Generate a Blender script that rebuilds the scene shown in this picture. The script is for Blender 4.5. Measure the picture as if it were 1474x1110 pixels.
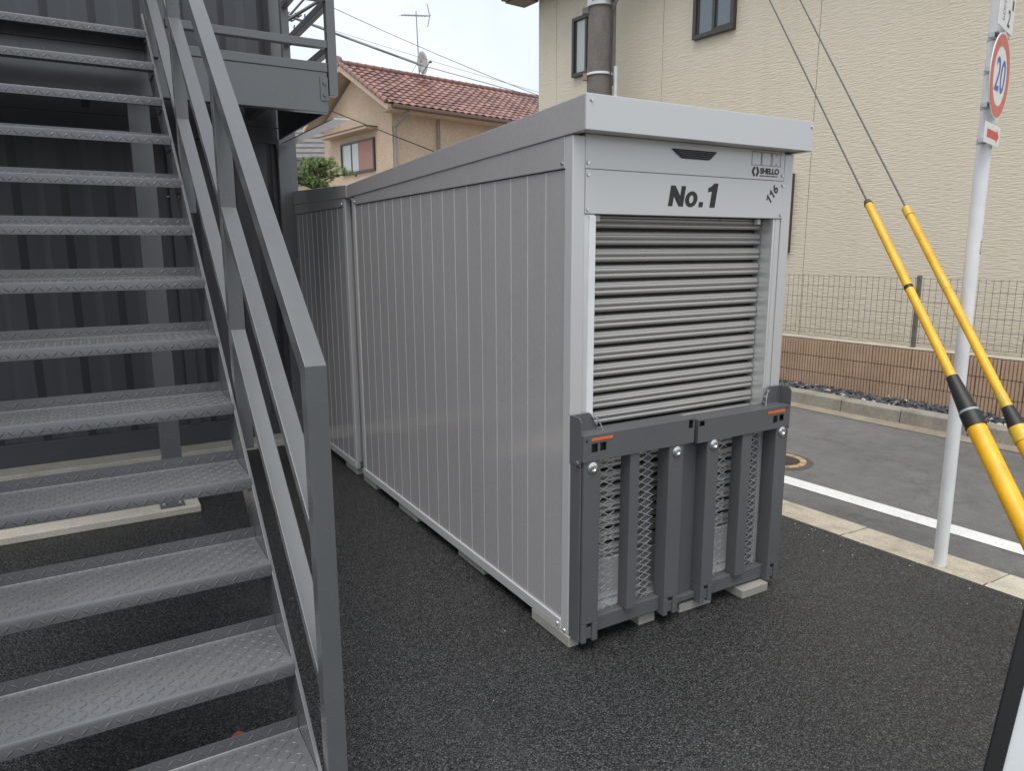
import bpy, math, random
from mathutils import Vector, Matrix
random.seed(7)
R_ = math.radians
for o in list(bpy.data.objects):
    bpy.data.objects.remove(o)
SC = bpy.context.scene
COL = SC.collection

# ------------------------------------------------------------------ camera
YAW, PITCH, ROLL, FPX = 30.498, 10.75, 0.266, 1031.87
cam_d = bpy.data.cameras.new('camera')
cam_d.sensor_fit = 'HORIZONTAL'
cam_d.sensor_width = 36.0
cam_d.lens = FPX / 1474 * 36.0
cam_d.clip_start = 0.05
cam_d.clip_end = 3000
cam = bpy.data.objects.new('camera', cam_d)
COL.objects.link(cam)
cam.matrix_world = (Matrix.Translation((0, 0, 1.6)) @ Matrix.Rotation(R_(-YAW), 4, 'Z')
                    @ Matrix.Rotation(R_(90 - PITCH), 4, 'X') @ Matrix.Rotation(R_(-ROLL), 4, 'Z'))
SC.camera = cam
SC.render.resolution_x = 1024
SC.render.resolution_y = 772

# ------------------------------------------------------------------ sky, sun, exposure
SUN_EL, SUN_AZ = 70.0, 225.0       # azimuth clockwise from +Y
w = bpy.data.worlds.new('World')
SC.world = w
w.use_nodes = True
nt = w.node_tree
nt.nodes.clear()
wo = nt.nodes.new('ShaderNodeOutputWorld')
bg = nt.nodes.new('ShaderNodeBackground')
sky = nt.nodes.new('ShaderNodeTexSky')
sky.sky_type = 'NISHITA'
sky.sun_disc = False
sky.sun_elevation = R_(SUN_EL)
sky.sun_rotation = R_(SUN_AZ)
sky.air_density = 1.2
sky.dust_density = 3.0
tc = nt.nodes.new('ShaderNodeTexCoord')
no = nt.nodes.new('ShaderNodeTexNoise')
no.inputs['Scale'].default_value = 2.6
no.inputs['Detail'].default_value = 5
no.inputs['Roughness'].default_value = 0.5
cr = nt.nodes.new('ShaderNodeValToRGB')
cr.color_ramp.elements[0].position = 0.3
cr.color_ramp.elements[0].color = (.62, .62, .62, 1)
cr.color_ramp.elements[1].position = 0.65
cr.color_ramp.elements[1].color = (.97, .97, .97, 1)
mx = nt.nodes.new('ShaderNodeMixRGB')
mx.inputs['Color2'].default_value = (6.1, 6.45, 6.85, 1)     # even cloud deck in front of the blue
nt.links.new(tc.outputs['Generated'], no.inputs['Vector'])
nt.links.new(no.outputs['Fac'], cr.inputs['Fac'])
nt.links.new(cr.outputs['Color'], mx.inputs['Fac'])
nt.links.new(sky.outputs['Color'], mx.inputs['Color1'])
nt.links.new(mx.outputs['Color'], bg.inputs['Color'])
bg.inputs['Strength'].default_value = 0.1
nt.links.new(bg.outputs['Background'], wo.inputs['Surface'])

sd = bpy.data.lights.new('sun', 'SUN')
sd.energy = 1.5
sd.angle = R_(45)
sd.color = (1.0, .97, .92)
sun = bpy.data.objects.new('sun', sd)
COL.objects.link(sun)
_d = Vector((math.sin(R_(SUN_AZ)) * math.cos(R_(SUN_EL)), math.cos(R_(SUN_AZ)) * math.cos(R_(SUN_EL)), math.sin(R_(SUN_EL))))
sun.rotation_euler = (-_d).to_track_quat('-Z', 'Y').to_euler()
sun.location = (0, 0, 20)

vs = SC.view_settings
vs.view_transform = 'Standard'
vs.look = 'None'
vs.exposure = 0.78
vs.gamma = 1.0
vs.use_curve_mapping = False
SC.render.engine = 'CYCLES'
SC.cycles.max_bounces = 7
SC.cycles.diffuse_bounces = 4
SC.cycles.glossy_bounces = 3

# ------------------------------------------------------------------ materials
def newmat(name):
    m = bpy.data.materials.new(name)
    m.use_nodes = True
    t = m.node_tree
    b = t.nodes['Principled BSDF']
    return m, t, b

def pos(t, scale=(1, 1, 1)):
    g = t.nodes.new('ShaderNodeNewGeometry')
    mp = t.nodes.new('ShaderNodeMapping')
    mp.inputs['Scale'].default_value = scale
    t.links.new(g.outputs['Position'], mp.inputs['Vector'])
    return mp.outputs['Vector']

def noise(t, vec, scale, detail=4, rough=.55):
    n = t.nodes.new('ShaderNodeTexNoise')
    n.inputs['Scale'].default_value = scale
    n.inputs['Detail'].default_value = detail
    n.inputs['Roughness'].default_value = rough
    t.links.new(vec, n.inputs['Vector'])
    return n.outputs['Fac']

def ramp(t, fac, stops):
    r = t.nodes.new('ShaderNodeValToRGB')
    els = r.color_ramp.elements
    while len(els) < len(stops):
        els.new(.5)
    for e_, (p, c) in zip(els, stops):
        e_.position = p
        e_.color = (c[0], c[1], c[2], 1)
    t.links.new(fac, r.inputs['Fac'])
    return r.outputs['Color']

def mixc(t, fac, a, b, mode='MIX'):
    m = t.nodes.new('ShaderNodeMixRGB')
    m.blend_type = mode
    for k, v in (('Fac', fac), ('Color1', a), ('Color2', b)):
        if isinstance(v, (int, float)):
            m.inputs[k].default_value = v
        elif isinstance(v, tuple):
            m.inputs[k].default_value = (v[0], v[1], v[2], 1)
        else:
            t.links.new(v, m.inputs[k])
    return m.outputs['Color']

def bump(t, b, h, strength, dist):
    n = t.nodes.new('ShaderNodeBump')
    n.inputs['Strength'].default_value = strength
    n.inputs['Distance'].default_value = dist
    t.links.new(h, n.inputs['Height'])
    t.links.new(n.outputs['Normal'], b.inputs['Normal'])

def rng(t, fac, a, b):
    m = t.nodes.new('ShaderNodeMapRange')
    m.inputs['To Min'].default_value = a
    m.inputs['To Max'].default_value = b
    t.links.new(fac, m.inputs['Value'])
    return m.outputs['Result']

def paint(name, c, rough=.45, metal=0.0, var=.08, scale=3.0, spec=.5, dust=.0, bmp=0.0, rv=.09):
    m, t, b = newmat(name)
    v = pos(t)
    n1 = noise(t, v, scale, 6, .6)
    lo = tuple(x * (1 - var) for x in c)
    hi = tuple(min(1, x * (1 + var)) for x in c)
    colr = ramp(t, n1, [(.3, lo), (.7, hi)])
    if dust:
        n2 = noise(t, v, 38, 5, .7)
        colr = mixc(t, rng(t, ramp(t, n2, [(.5, (0, 0, 0)), (.75, (1, 1, 1))]), 0, dust), colr, tuple(min(1, x * 1.7 + .04) for x in c))
    t.links.new(colr, b.inputs['Base Color'])
    t.links.new(rng(t, noise(t, v, scale * 4, 5), rough - rv, rough + rv), b.inputs['Roughness'])
    b.inputs['Metallic'].default_value = metal
    b.inputs['Specular IOR Level'].default_value = spec
    if bmp:
        bump(t, b, noise(t, v, 220, 3), bmp, .002)
    return m

M = {}
M['charcoal'] = paint('charcoal_paint', (.132, .138, .143), .26, .25, .04, 2.5, .5, .06, rv=.05)
M['tread'] = paint('tread_paint', (.125, .129, .136), .28, .25, .07, 3.5, .5, .10, rv=.06)
M['dark_steel'] = paint('gate_paint', (.105, .107, .112), .38, .0, .05, 3, .4, .05, rv=.05)
M['container'] = paint('container_paint', (.060, .064, .074), .38, .0, .06, 1.6, .45, .05, rv=.06)
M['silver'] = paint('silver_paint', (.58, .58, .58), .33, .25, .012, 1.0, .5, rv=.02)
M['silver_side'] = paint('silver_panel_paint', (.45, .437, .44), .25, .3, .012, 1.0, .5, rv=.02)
def mat_side():
    m, t, b = newmat('silver_panel_paint')
    v = pos(t)
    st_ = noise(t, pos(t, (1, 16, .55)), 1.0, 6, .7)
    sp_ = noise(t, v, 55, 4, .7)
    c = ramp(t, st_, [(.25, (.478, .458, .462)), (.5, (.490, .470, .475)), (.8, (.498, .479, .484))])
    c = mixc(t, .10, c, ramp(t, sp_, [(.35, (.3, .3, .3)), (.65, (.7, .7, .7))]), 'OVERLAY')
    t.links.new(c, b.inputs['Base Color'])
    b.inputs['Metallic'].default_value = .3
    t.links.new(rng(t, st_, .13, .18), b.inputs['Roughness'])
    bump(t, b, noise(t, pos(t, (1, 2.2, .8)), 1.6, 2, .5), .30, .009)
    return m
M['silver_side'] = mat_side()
M['rib'] = paint('panel_joint_metal', (.66, .66, .66), .3, .3, .02, rv=.02)
M['shutter'] = paint('shutter_metal', (.43, .412, .395), .28, .4, .02, 3, rv=.02)
M['hinge'] = paint('hinge_shade_and_dirt', (.045, .042, .04), .6, .2, .15, 8)  # shadow and dirt of the slat grooves, put into one dark colour
M['alu'] = paint('aluminium', (.68, .69, .68), .32, .5, .05, 5)
M['galv'] = paint('galvanised_steel', (.50, .51, .52), .36, .5, .08, 14)
M['zinc'] = paint('zinc_bolt', (.6, .62, .62), .2, .9, .05, 30)
M['black'] = paint('black_plastic', (.012, .012, .013), .5, 0, .1)
M['ink'] = paint('black_vinyl', (.018, .016, .016), .45, 0, .05)
M['outline'] = paint('grey_print', (.27, .265, .27), .5, 0, .05)
M['white'] = paint('white_paint', (.76, .77, .77), .35, 0, .07, 5, .5, .10)
M['signwhite'] = paint('sign_white', (.80, .80, .77), .4, 0, .03)
M['signred'] = paint('sign_red', (.62, .06, .045), .4, 0, .1)
M['signfade'] = paint('sign_faded_red', (.66, .14, .11), .4, 0, .1)
M['signblue'] = paint('sign_blue', (.04, .12, .42), .4, 0, .1)
M['orange'] = paint('orange_sticker', (.8, .16, .04), .4, 0, .05)
M['orange_dark'] = paint('orange_print', (.5, .05, .012), .4, 0, .05)
M['yellow'] = paint('yellow_plastic', (.78, .41, .014), .38, 0, .14, 9, .5, .22)
M['yellow_tape'] = paint('yellow_tape', (.62, .42, .04), .4, 0, .12, 12)
M['wire'] = paint('guy_wire', (.085, .088, .085), .4, .6, .1, 20)
M['cable'] = paint('cable_black', (.05, .052, .055), .6, 0, .1)
M['cable_grey'] = paint('cable_grey', (.28, .30, .31), .5, 0, .1)
M['brown_frame'] = paint('bronze_aluminium', (.07, .06, .055), .35, .3, .08)
M['gutter'] = paint('gutter_dark', (.12, .115, .11), .4, 0, .08)
M['fence'] = paint('fence_bronze', (.17, .155, .14), .45, .2, .08)
M['board'] = paint('board_white', (.62, .64, .66), .45, 0, .05, 5)
M['curtain'] = paint('window_inner', (.55, .57, .57), .9, 0, .1)
M['shutterbrown'] = paint('rust_pink_panel', (.36, .19, .15), .6, 0, .08, 12)
M['bark'] = paint('bark', (.10, .075, .055), .9, 0, .3, 14)
M['leafbrown'] = paint('dead_leaf', (.32, .09, .05), .7, 0, .2, 60)

def mat_glass(name, c, rough=.06):
    m, t, b = newmat(name)
    b.inputs['Base Color'].default_value = (*c, 1)
    b.inputs['Roughness'].default_value = rough
    b.inputs['Specular IOR Level'].default_value = .9
    b.inputs['Coat Weight'].default_value = .6
    b.inputs['Coat Roughness'].default_value = .03
    return m
M['glass'] = mat_glass('window_glass', (.10, .13, .15))
M['frosted'] = mat_glass('frosted_glass', (.42, .46, .46), .35)

def mat_concrete(name, c, stain=.35, scale=4.0, grit=90):
    m, t, b = newmat(name)
    v = pos(t)
    n1 = noise(t, v, scale, 7, .65)
    n2 = noise(t, v, grit, 4, .7)
    base = ramp(t, n1, [(.25, tuple(x * (1 - stain) for x in c)), (.55, c), (.8, tuple(min(1, x * 1.12) for x in c))])
    base = mixc(t, .35, base, ramp(t, n2, [(.35, (.25, .25, .25)), (.65, (.75, .75, .75))]), 'OVERLAY')
    t.links.new(base, b.inputs['Base Color'])
    b.inputs['Roughness'].default_value = .85
    bump(t, b, n2, .35, .003)
    return m
M['concrete'] = mat_concrete('concrete', (.46, .43, .37), .2)
M['block'] = mat_concrete('grey_concrete_block', (.31, .30, .27), .2, 6, 160)
M['kerb'] = mat_concrete('kerb_concrete', (.50, .455, .365), .28, 5, 120)
M['kerb2'] = mat_concrete('stained_kerb_concrete', (.45, .40, .31), .5, 5, 110)
M['gutterstrip'] = mat_concrete('sandy_gutter_concrete', (.27, .23, .175), .45, 3, 70)
M['kerbfar'] = mat_concrete('weathered_kerb_concrete', (.27, .25, .21), .4, 4, 60)
M['utility'] = mat_concrete('weathered_pole_concrete', (.17, .15, .135), .25, 8, 45)
M['stucco'] = mat_concrete('beige_stucco', (.60, .455, .325), .10, 1.2, 22)
M['trim'] = mat_concrete('beige_trim', (.58, .45, .325), .1, 2, 30)

def mat_asphalt_new():
    m, t, b = newmat('fresh_asphalt')
    v = pos(t)
    vo = t.nodes.new('ShaderNodeTexVoronoi')
    vo.inputs['Scale'].default_value = 150
    vo.inputs['Randomness'].default_value = 1
    t.links.new(v, vo.inputs['Vector'])
    sep = t.nodes.new('ShaderNodeSeparateColor')
    t.links.new(vo.outputs['Color'], sep.inputs['Color'])
    stone = ramp(t, sep.outputs['Red'], [(.0, (.018, .018, .0195)), (.5, (.044, .0447, .047)), (.92, (.080, .081, .083)), (1, (.13, .13, .13))])
    gap = ramp(t, vo.outputs['Distance'], [(.25, (1, 1, 1)), (.68, (.28, .28, .28))])
    c = mixc(t, 1.0, stone, gap, 'MULTIPLY')
    big = ramp(t, noise(t, v, .7, 6, .65), [(.25, (.70, .70, .70)), (.75, (1.25, 1.25, 1.25))])
    c = mixc(t, 1.0, c, big, 'MULTIPLY')
    dustm = ramp(t, noise(t, pos(t, (1, .35, 1)), 1.1, 6, .7), [(.55, (0, 0, 0)), (.8, (.35, .35, .35))])
    c = mixc(t, dustm, c, (.066, .067, .070))
    t.links.new(c, b.inputs['Base Color'])
    b.inputs['Roughness'].default_value = .45
    b.inputs['Specular IOR Level'].default_value = .5
    inv = t.nodes.new('ShaderNodeMath')
    inv.operation = 'MULTIPLY_ADD'
    inv.inputs[1].default_value = -1.0
    inv.inputs[2].default_value = 1.0
    t.links.new(vo.outputs['Distance'], inv.inputs[0])
    add = t.nodes.new('ShaderNodeMath')
    add.operation = 'ADD'
    t.links.new(inv.outputs[0], add.inputs[0])
    t.links.new(rng(t, noise(t, v, 45, 3), -.35, .35), add.inputs[1])
    bump(t, b, add.outputs[0], .7, .005)
    return m
M['asphalt'] = mat_asphalt_new()

def mat_road():
    m, t, b = newmat('worn_road_asphalt')
    v = pos(t)
    n1 = noise(t, pos(t, (1.2, .6, 1)), 1.0, 6, .6)
    n2 = noise(t, v, 160, 4, .75)
    n3 = noise(t, v, 7, 5, .6)
    c = ramp(t, n1, [(.3, (.105, .102, .099)), (.7, (.145, .141, .137))])
    c = mixc(t, .55, c, ramp(t, n2, [(.3, (.2, .2, .2)), (.7, (.8, .8, .8))]), 'OVERLAY')
    ck = t.nodes.new('ShaderNodeTexVoronoi')
    ck.feature = 'DISTANCE_TO_EDGE'
    ck.inputs['Scale'].default_value = .55
    wv = t.nodes.new('ShaderNodeVectorMath')
    wv.operation = 'ADD'
    nz = t.nodes.new('ShaderNodeTexNoise')
    nz.inputs['Scale'].default_value = 3.0
    nz.inputs['Detail'].default_value = 6
    t.links.new(v, nz.inputs['Vector'])
    t.links.new(v, wv.inputs[0])
    t.links.new(nz.outputs['Color'], wv.inputs[1])
    t.links.new(wv.outputs['Vector'], ck.inputs['Vector'])
    c = mixc(t, 1.0, c, ramp(t, ck.outputs['Distance'], [(.003, (.80, .80, .80)), (.010, (1, 1, 1))]), 'MULTIPLY')
    c = mixc(t, .32, c, ramp(t, n3, [(.35, (.3, .3, .3)), (.65, (.65, .65, .65))]), 'OVERLAY')
    t.links.new(c, b.inputs['Base Color'])
    b.inputs['Roughness'].default_value = .8
    bump(t, b, n2, .5, .004)
    return m
M['road'] = mat_road()

def mat_line():
    m, t, b = newmat('worn_white_line')
    v = pos(t)
    n2 = noise(t, v, 60, 5, .75)
    n3 = noise(t, v, 5, 4, .6)
    c = ramp(t, n2, [(.33, (.22, .215, .21)), (.42, (.62, .62, .60)), (.8, (.70, .70, .68))])
    c = mixc(t, .3, c, ramp(t, n3, [(.3, (.35, .35, .35)), (.7, (.7, .7, .7))]), 'OVERLAY')
    t.links.new(c, b.inputs['Base Color'])
    b.inputs['Roughness'].default_value = .7
    bump(t, b, n2, .3, .003)
    return m
M['line'] = mat_line()

def mat_siding():
    m, t, b = newmat('cream_ceramic_siding')
    v1 = pos(t, (1, 8.5, 66))
    v2 = pos(t, (1, 22, 150))
    h1 = noise(t, v1, 1.0, 3, .5)
    h2 = noise(t, v2, 1.0, 3, .6)
    hh = t.nodes.new('ShaderNodeMath')
    hh.operation = 'MULTIPLY_ADD'
    hh.inputs[1].default_value = .4
    t.links.new(h2, hh.inputs[0])
    t.links.new(h1, hh.inputs[2])
    c = ramp(t, noise(t, pos(t, (1, 3.2, .35)), 1.2, 6, .65), [(.25, (.665, .592, .465)), (.5, (.688, .617, .49)), (.75, (.70, .632, .505))])
    t.links.new(c, b.inputs['Base Color'])
    b.inputs['Roughness'].default_value = .75
    bump(t, b, hh.outputs[0], .8, .0125)
    return m
M['siding'] = mat_siding()

def mat_brown_block():
    m, t, b = newmat('brown_split_block')
    v = pos(t)
    c = ramp(t, noise(t, v, 3.5, 6, .65), [(.25, (.35, .23, .155)), (.5, (.44, .305, .21)), (.78, (.50, .355, .255))])
    n2 = noise(t, v, 110, 4, .7)
    c = mixc(t, .35, c, ramp(t, n2, [(.3, (.25, .25, .25)), (.7, (.75, .75, .75))]), 'OVERLAY')
    t.links.new(c, b.inputs['Base Color'])
    b.inputs['Roughness'].default_value = .85
    bump(t, b, n2, .4, .004)
    return m
M['brown_block'] = mat_brown_block()

def mat_tile():
    m, t, b = newmat('glazed_terracotta')
    oi = t.nodes.new('ShaderNodeObjectInfo')
    c = ramp(t, oi.outputs['Random'], [(0, (.13, .062, .05)), (.5, (.215, .095, .07)), (1, (.30, .15, .11))])
    c = mixc(t, .3, c, ramp(t, noise(t, pos(t), 9, 4), [(.3, (.3, .3, .3)), (.7, (.7, .7, .7))]), 'OVERLAY')
    t.links.new(c, b.inputs['Base Color'])
    b.inputs['Roughness'].default_value = .28
    b.inputs['Specular IOR Level'].default_value = .7
    return m
M['tile'] = mat_tile()

def mat_needles():
    m, t, b = newmat('pine_needles')
    n = noise(t, pos(t), 5, 4, .6)
    t.links.new(ramp(t, n, [(.3, (.07, .12, .03)), (.6, (.15, .23, .06)), (.8, (.23, .30, .09))]), b.inputs['Base Color'])
    b.inputs['Roughness'].default_value = .6
    return m
M['needles'] = mat_needles()

def mat_slate():
    m, t, b = newmat('grey_slate_roof')
    v = pos(t, (3, 3, 26))
    c = ramp(t, noise(t, v, 1.0, 4, .6), [(.3, (.10, .095, .095)), (.7, (.22, .205, .20))])
    t.links.new(c, b.inputs['Base Color'])
    b.inputs['Roughness'].default_value = .7
    return m
M['slate'] = mat_slate()

def mat_gravel():
    m, t, b = newmat('slate_gravel')
    g = t.nodes.new('ShaderNodeNewGeometry')
    c = ramp(t, g.outputs['Random Per Island'], [(0, (.02, .021, .024)), (.6, (.06, .063, .07)), (.93, (.12, .125, .135)), (.96, (.45, .40, .36)), (1, (.5, .47, .42))])
    t.links.new(c, b.inputs['Base Color'])
    b.inputs['Roughness'].default_value = .55
    return m
M['gravel'] = mat_gravel()
M['soil'] = mat_concrete('dark_soil', (.045, .043, .04), .3, 9, 70)
M['land'] = mat_concrete('town_ground', (.20, .19, .17), .3, .3, 5)

# ------------------------------------------------------------------ mesh helpers
class MB:
    def __init__(s):
        s.v = []
        s.f = []
    def add(s, vs_, fs_):
        n = len(s.v)
        s.v += [tuple(v) for v in vs_]
        s.f += [tuple(i + n for i in f) for f in fs_]
        return s
    def box(s, x0, x1, y0, y1, z0, z1):
        return s.add([(x0, y0, z0), (x1, y0, z0), (x1, y1, z0), (x0, y1, z0), (x0, y0, z1), (x1, y0, z1), (x1, y1, z1), (x0, y1, z1)],
                     [(0, 3, 2, 1), (4, 5, 6, 7), (0, 1, 5, 4), (1, 2, 6, 5), (2, 3, 7, 6), (3, 0, 4, 7)])
    def fbox(s, o, ex, ey, ez, x0, x1, y0, y1, z0, z1):
        """box in a local frame o, ex, ey, ez"""
        o, ex, ey, ez = Vector(o), Vector(ex), Vector(ey), Vector(ez)
        p = [o + ex * a + ey * b_ + ez * c for c in (z0, z1) for (a, b_) in ((x0, y0), (x1, y0), (x1, y1), (x0, y1))]
        return s.add(p, [(0, 3, 2, 1), (4, 5, 6, 7), (0, 1, 5, 4), (1, 2, 6, 5), (2, 3, 7, 6), (3, 0, 4, 7)])
    def extrude(s, poly, fn, a, b):
        """closed 2D polygon swept from a to b; fn(u, v, w) -> point"""
        n = len(poly)
        vs_ = [fn(u, v, a) for u, v in poly] + [fn(u, v, b) for u, v in poly]
        fs_ = [(i, (i + 1) % n, n + (i + 1) % n, n + i) for i in range(n)]
        fs_ += [tuple(range(n - 1, -1, -1)), tuple(range(n, 2 * n))]
        return s.add(vs_, fs_)
    def strip(s, line, fn, a, b):
        """open 2D line swept into a sheet"""
        n = len(line)
        vs_ = [fn(u, v, a) for u, v in line] + [fn(u, v, b) for u, v in line]
        return s.add(vs_, [(i, i + 1, n + i + 1, n + i) for i in range(n - 1)])
    def tube(s, p0, p1, r0, r1=None, n=12, caps=True):
        p0, p1 = Vector(p0), Vector(p1)
        r1 = r0 if r1 is None else r1
        d = (p1 - p0).normalized()
        a = d.orthogonal().normalized()
        c = d.cross(a)
        vs_ = []
        for p, r in ((p0, r0), (p1, r1)):
            for i in range(n):
                t = 2 * math.pi * i / n
                vs_.append(p + a * (r * math.cos(t)) + c * (r * math.sin(t)))
        fs_ = [(i, (i + 1) % n, n + (i + 1) % n, n + i) for i in range(n)]
        if caps:
            fs_ += [tuple(range(n - 1, -1, -1)), tuple(range(n, 2 * n))]
        return s.add(vs_, fs_)
    def path(s, pts, r, n=6):
        for a, b in zip(pts, pts[1:]):
            s.tube(a, b, r, r, n, True)
        return s

WP = {}   # world position of every object that can be a parent

def mesh_of(mb, name, off=(0, 0, 0), smooth=False):
    me = bpy.data.meshes.new(name)
    o = Vector(off)
    me.from_pydata([tuple(Vector(v) - o) for v in mb.v], [], mb.f)
    me.validate()
    if smooth:
        for p in me.polygons:
            p.use_smooth = True
    me.update()
    return me

def bevel(o, wd, seg=2):
    b = o.modifiers.new('bevel', 'BEVEL')
    b.width = wd
    b.segments = seg
    b.limit_method = 'ANGLE'
    b.angle_limit = R_(38)
    b.harden_normals = False

def smooth_angle(o, a=35):
    for p in o.data.polygons:
        p.use_smooth = True
    o.data.set_sharp_from_angle(angle=R_(a))

def link(o, parent=None, world=(0, 0, 0)):
    COL.objects.link(o)
    w_ = Vector(world)
    if parent is not None:
        o.parent = parent
        o.location = w_ - WP[parent.name]
    else:
        o.location = w_
    WP[o.name] = w_
    return o

def obj(name, mb, mat, parent=None, at=None, bev=0, sm=0):
    """mb is in world coordinates; at = world position of the object's origin"""
    if at is None:
        at = WP[parent.name] if parent is not None else (0, 0, 0)
    o = bpy.data.objects.new(name, mesh_of(mb, name, at))
    o.data.materials.append(M[mat] if isinstance(mat, str) else mat)
    link(o, parent, at)
    if sm:
        smooth_angle(o, sm)
    if bev:
        bevel(o, bev)
    return o

def dup(o, parent, world, rot=None):
    c = o.copy()
    link(c, parent, world)
    if rot is not None:
        c.rotation_euler = rot
    return c

def tag(o, label, cat, group=None):
    o['label'] = label
    o['category'] = cat
    if group:
        o['group'] = group
    return o

def thing(name, loc, label, cat, group=None):
    o = bpy.data.objects.new(name, None)
    o.empty_display_size = .2
    link(o, None, loc)
    return tag(o, label, cat, group)

def struct(name, mb, mat, at=(0, 0, 0), **k):
    o = obj(name, mb, mat, None, at, **k)
    o['kind'] = 'structure'
    return o

def text_mb(body, box, shear=0.0, bold=0.0, depth=.0006, spacing=1.0, rot=0.0, frame=None):
    """letters fitted in box=(u0,u1,v0,v1) of a frame (o, eu, ev, en); en points to the viewer"""
    cu = bpy.data.curves.new('lettering', 'FONT')
    cu.body = body
    cu.shear = shear
    cu.offset = bold
    cu.space_character = spacing
    cu.fill_mode = 'FRONT'
    cu.resolution_u = 4
    to = bpy.data.objects.new('lettering_curve', cu)
    COL.objects.link(to)
    dg = bpy.context.evaluated_depsgraph_get()
    me = bpy.data.meshes.new_from_object(to.evaluated_get(dg))
    vs_ = [(v.co.x, v.co.y) for v in me.vertices]
    fs_ = [tuple(p.vertices) for p in me.polygons]
    bpy.data.objects.remove(to)
    bpy.data.meshes.remove(me)
    xs = [v[0] for v in vs_]
    ys = [v[1] for v in vs_]
    u0, u1, v0, v1 = box
    o, eu, ev, en = [Vector(q) for q in frame]
    sx, sy = (u1 - u0) / (max(xs) - min(xs)), (v1 - v0) / (max(ys) - min(ys))
    mb = MB()
    cu_, cv_ = (u0 + u1) / 2, (v0 + v1) / 2
    cs, sn = math.cos(rot), math.sin(rot)
    pts = []
    for x, y in vs_:
        a = u0 + (x - min(xs)) * sx - cu_
        b_ = v0 + (y - min(ys)) * sy - cv_
        pts.append(o + eu * (cu_ + a * cs - b_ * sn) + ev * (cv_ + a * sn + b_ * cs) + en * depth)
    mb.add(pts, fs_)
    return mb

XZ = lambda u, v, w_: (w_, u, v)      # profile in (y, z), swept along x

# ================================================================== SETTING
struct('ground', MB().box(-300, 300, -300, 300, -.6, -.3), 'land', (0, 0, -.3))

KD = -.055                                     # near kerb runs slightly left as it recedes
def kx(y):
    return 3.545 + KD * (y - 2.2)
lot = MB()
ys = [-7, 2.2, 13.5]
lot.add([(-9, -7, 0), (kx(-7) + .03, -7, 0), (kx(13.5) + .03, 13.5, 0), (-9, 13.5, 0)], [(0, 1, 2, 3)])
struct('asphalt_lot', lot, 'asphalt')

road = MB()
road.add([(kx(-12) + .2, -12, -.022), (7.6, -12, -.022), (6.0, 26, -.022), (kx(26) + .2, 26, -.022)], [(0, 1, 2, 3)])
struct('road', road, 'road')

def lx(y):
    return 4.145 - .062 * (y - 2.2)
ln = MB()
seg = [(-7 + .5 * i) for i in range(50)]
ln.add([(lx(y), y, -.018) for y in seg] + [(lx(y) + .148, y, -.018) for y in seg],
       [(i, 50 + i, 50 + i + 1, i + 1) for i in range(49)])
struct('road_marking', ln, 'line')

# near kerb: flush L stones laid end to end on a thin bed
bed = MB()
bed.add([(kx(-7), -7, -.06), (kx(-7) + .30, -7, -.06), (kx(13) + .30, 13, -.06), (kx(13), 13, -.06)], [(0, 1, 2, 3)])
kerb = struct('kerb', bed, 'soil', (kx(2), 2, -.06))
y = -1.2 + .024
k = 0
random.seed(3)
joints = [-1.6, -1.0, -.42, .18, .76, 1.27, 1.62, 2.36, 2.98, 3.6, 4.2, 4.8, 5.4, 6.0, 6.6, 7.2, 7.8, 8.4, 9.0, 9.6, 10.2, 10.8]
for a, b in zip(joints, joints[1:]):
    mb = MB()
    b2 = b - .006
    dz = random.uniform(-.003, .003)
    sk = .05                                       # joints lie a little askew
    def P(u, yy, z):
        yv = yy + sk * (u - .05)
        return (kx(yv) + u, yv, z + dz)
    poly = [(0, .004), (.055, .005), (.06, -.001), (.275, -.012), (.285, -.03), (.285, -.06), (0, -.06)]
    mb.extrude(poly, lambda u, v, w_: P(u, w_, v), a, b2)
    obj('kerb_stone', mb, random.choice(['kerb', 'kerb', 'kerb2']) if not (1.6 < a < 2.3) else 'kerb2', kerb, (kx(a), a, 0), bev=.004)

# far kerb (raised), gravel strip
def fx(y):
    return 6.445 - .045 * (y - 3.8)
fk = MB()
fk.add([(fx(-3), -3, -.05), (fx(-3) + .16, -3, -.05), (fx(16) + .16, 16, -.05), (fx(16), 16, -.05)], [(0, 1, 2, 3)])
fkerb = struct('far_kerb', fk, 'soil', (fx(4), 4, -.05))
y = -.4
while y < 14:
    mb = MB()
    dz = random.uniform(-.006, .006)
    poly = [(0, -.05), (.012, .095), (.03, .108), (.15, .11), (.15, -.05)]
    mb.extrude(poly, lambda u, v, w_: (fx(w_) + u, w_, v + dz), y, y + .592)
    obj('kerb_stone', mb, 'kerbfar', fkerb, (fx(y), y, 0), bev=.008)
    y += .6
bedm = MB()
bedm.add([(fx(-3) + .15, -3, .05), (7.75, -3, .05), (6.2, 16, .05), (fx(16) + .15, 16, .05)], [(0, 1, 2, 3)])
struct('verge', bedm, 'soil', (6.8, 4, .05))

gs = MB()
gs.add([(fx(-3) - .20, -3, -.0175), (fx(-3) + .01, -3, -.0175), (fx(16) + .01, 16, -.0175), (fx(16) - .20, 16, -.0175)], [(0, 1, 2, 3)])
struct('gutter_strip', gs, 'gutterstrip', (fx(4), 4, -.0175))

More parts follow.
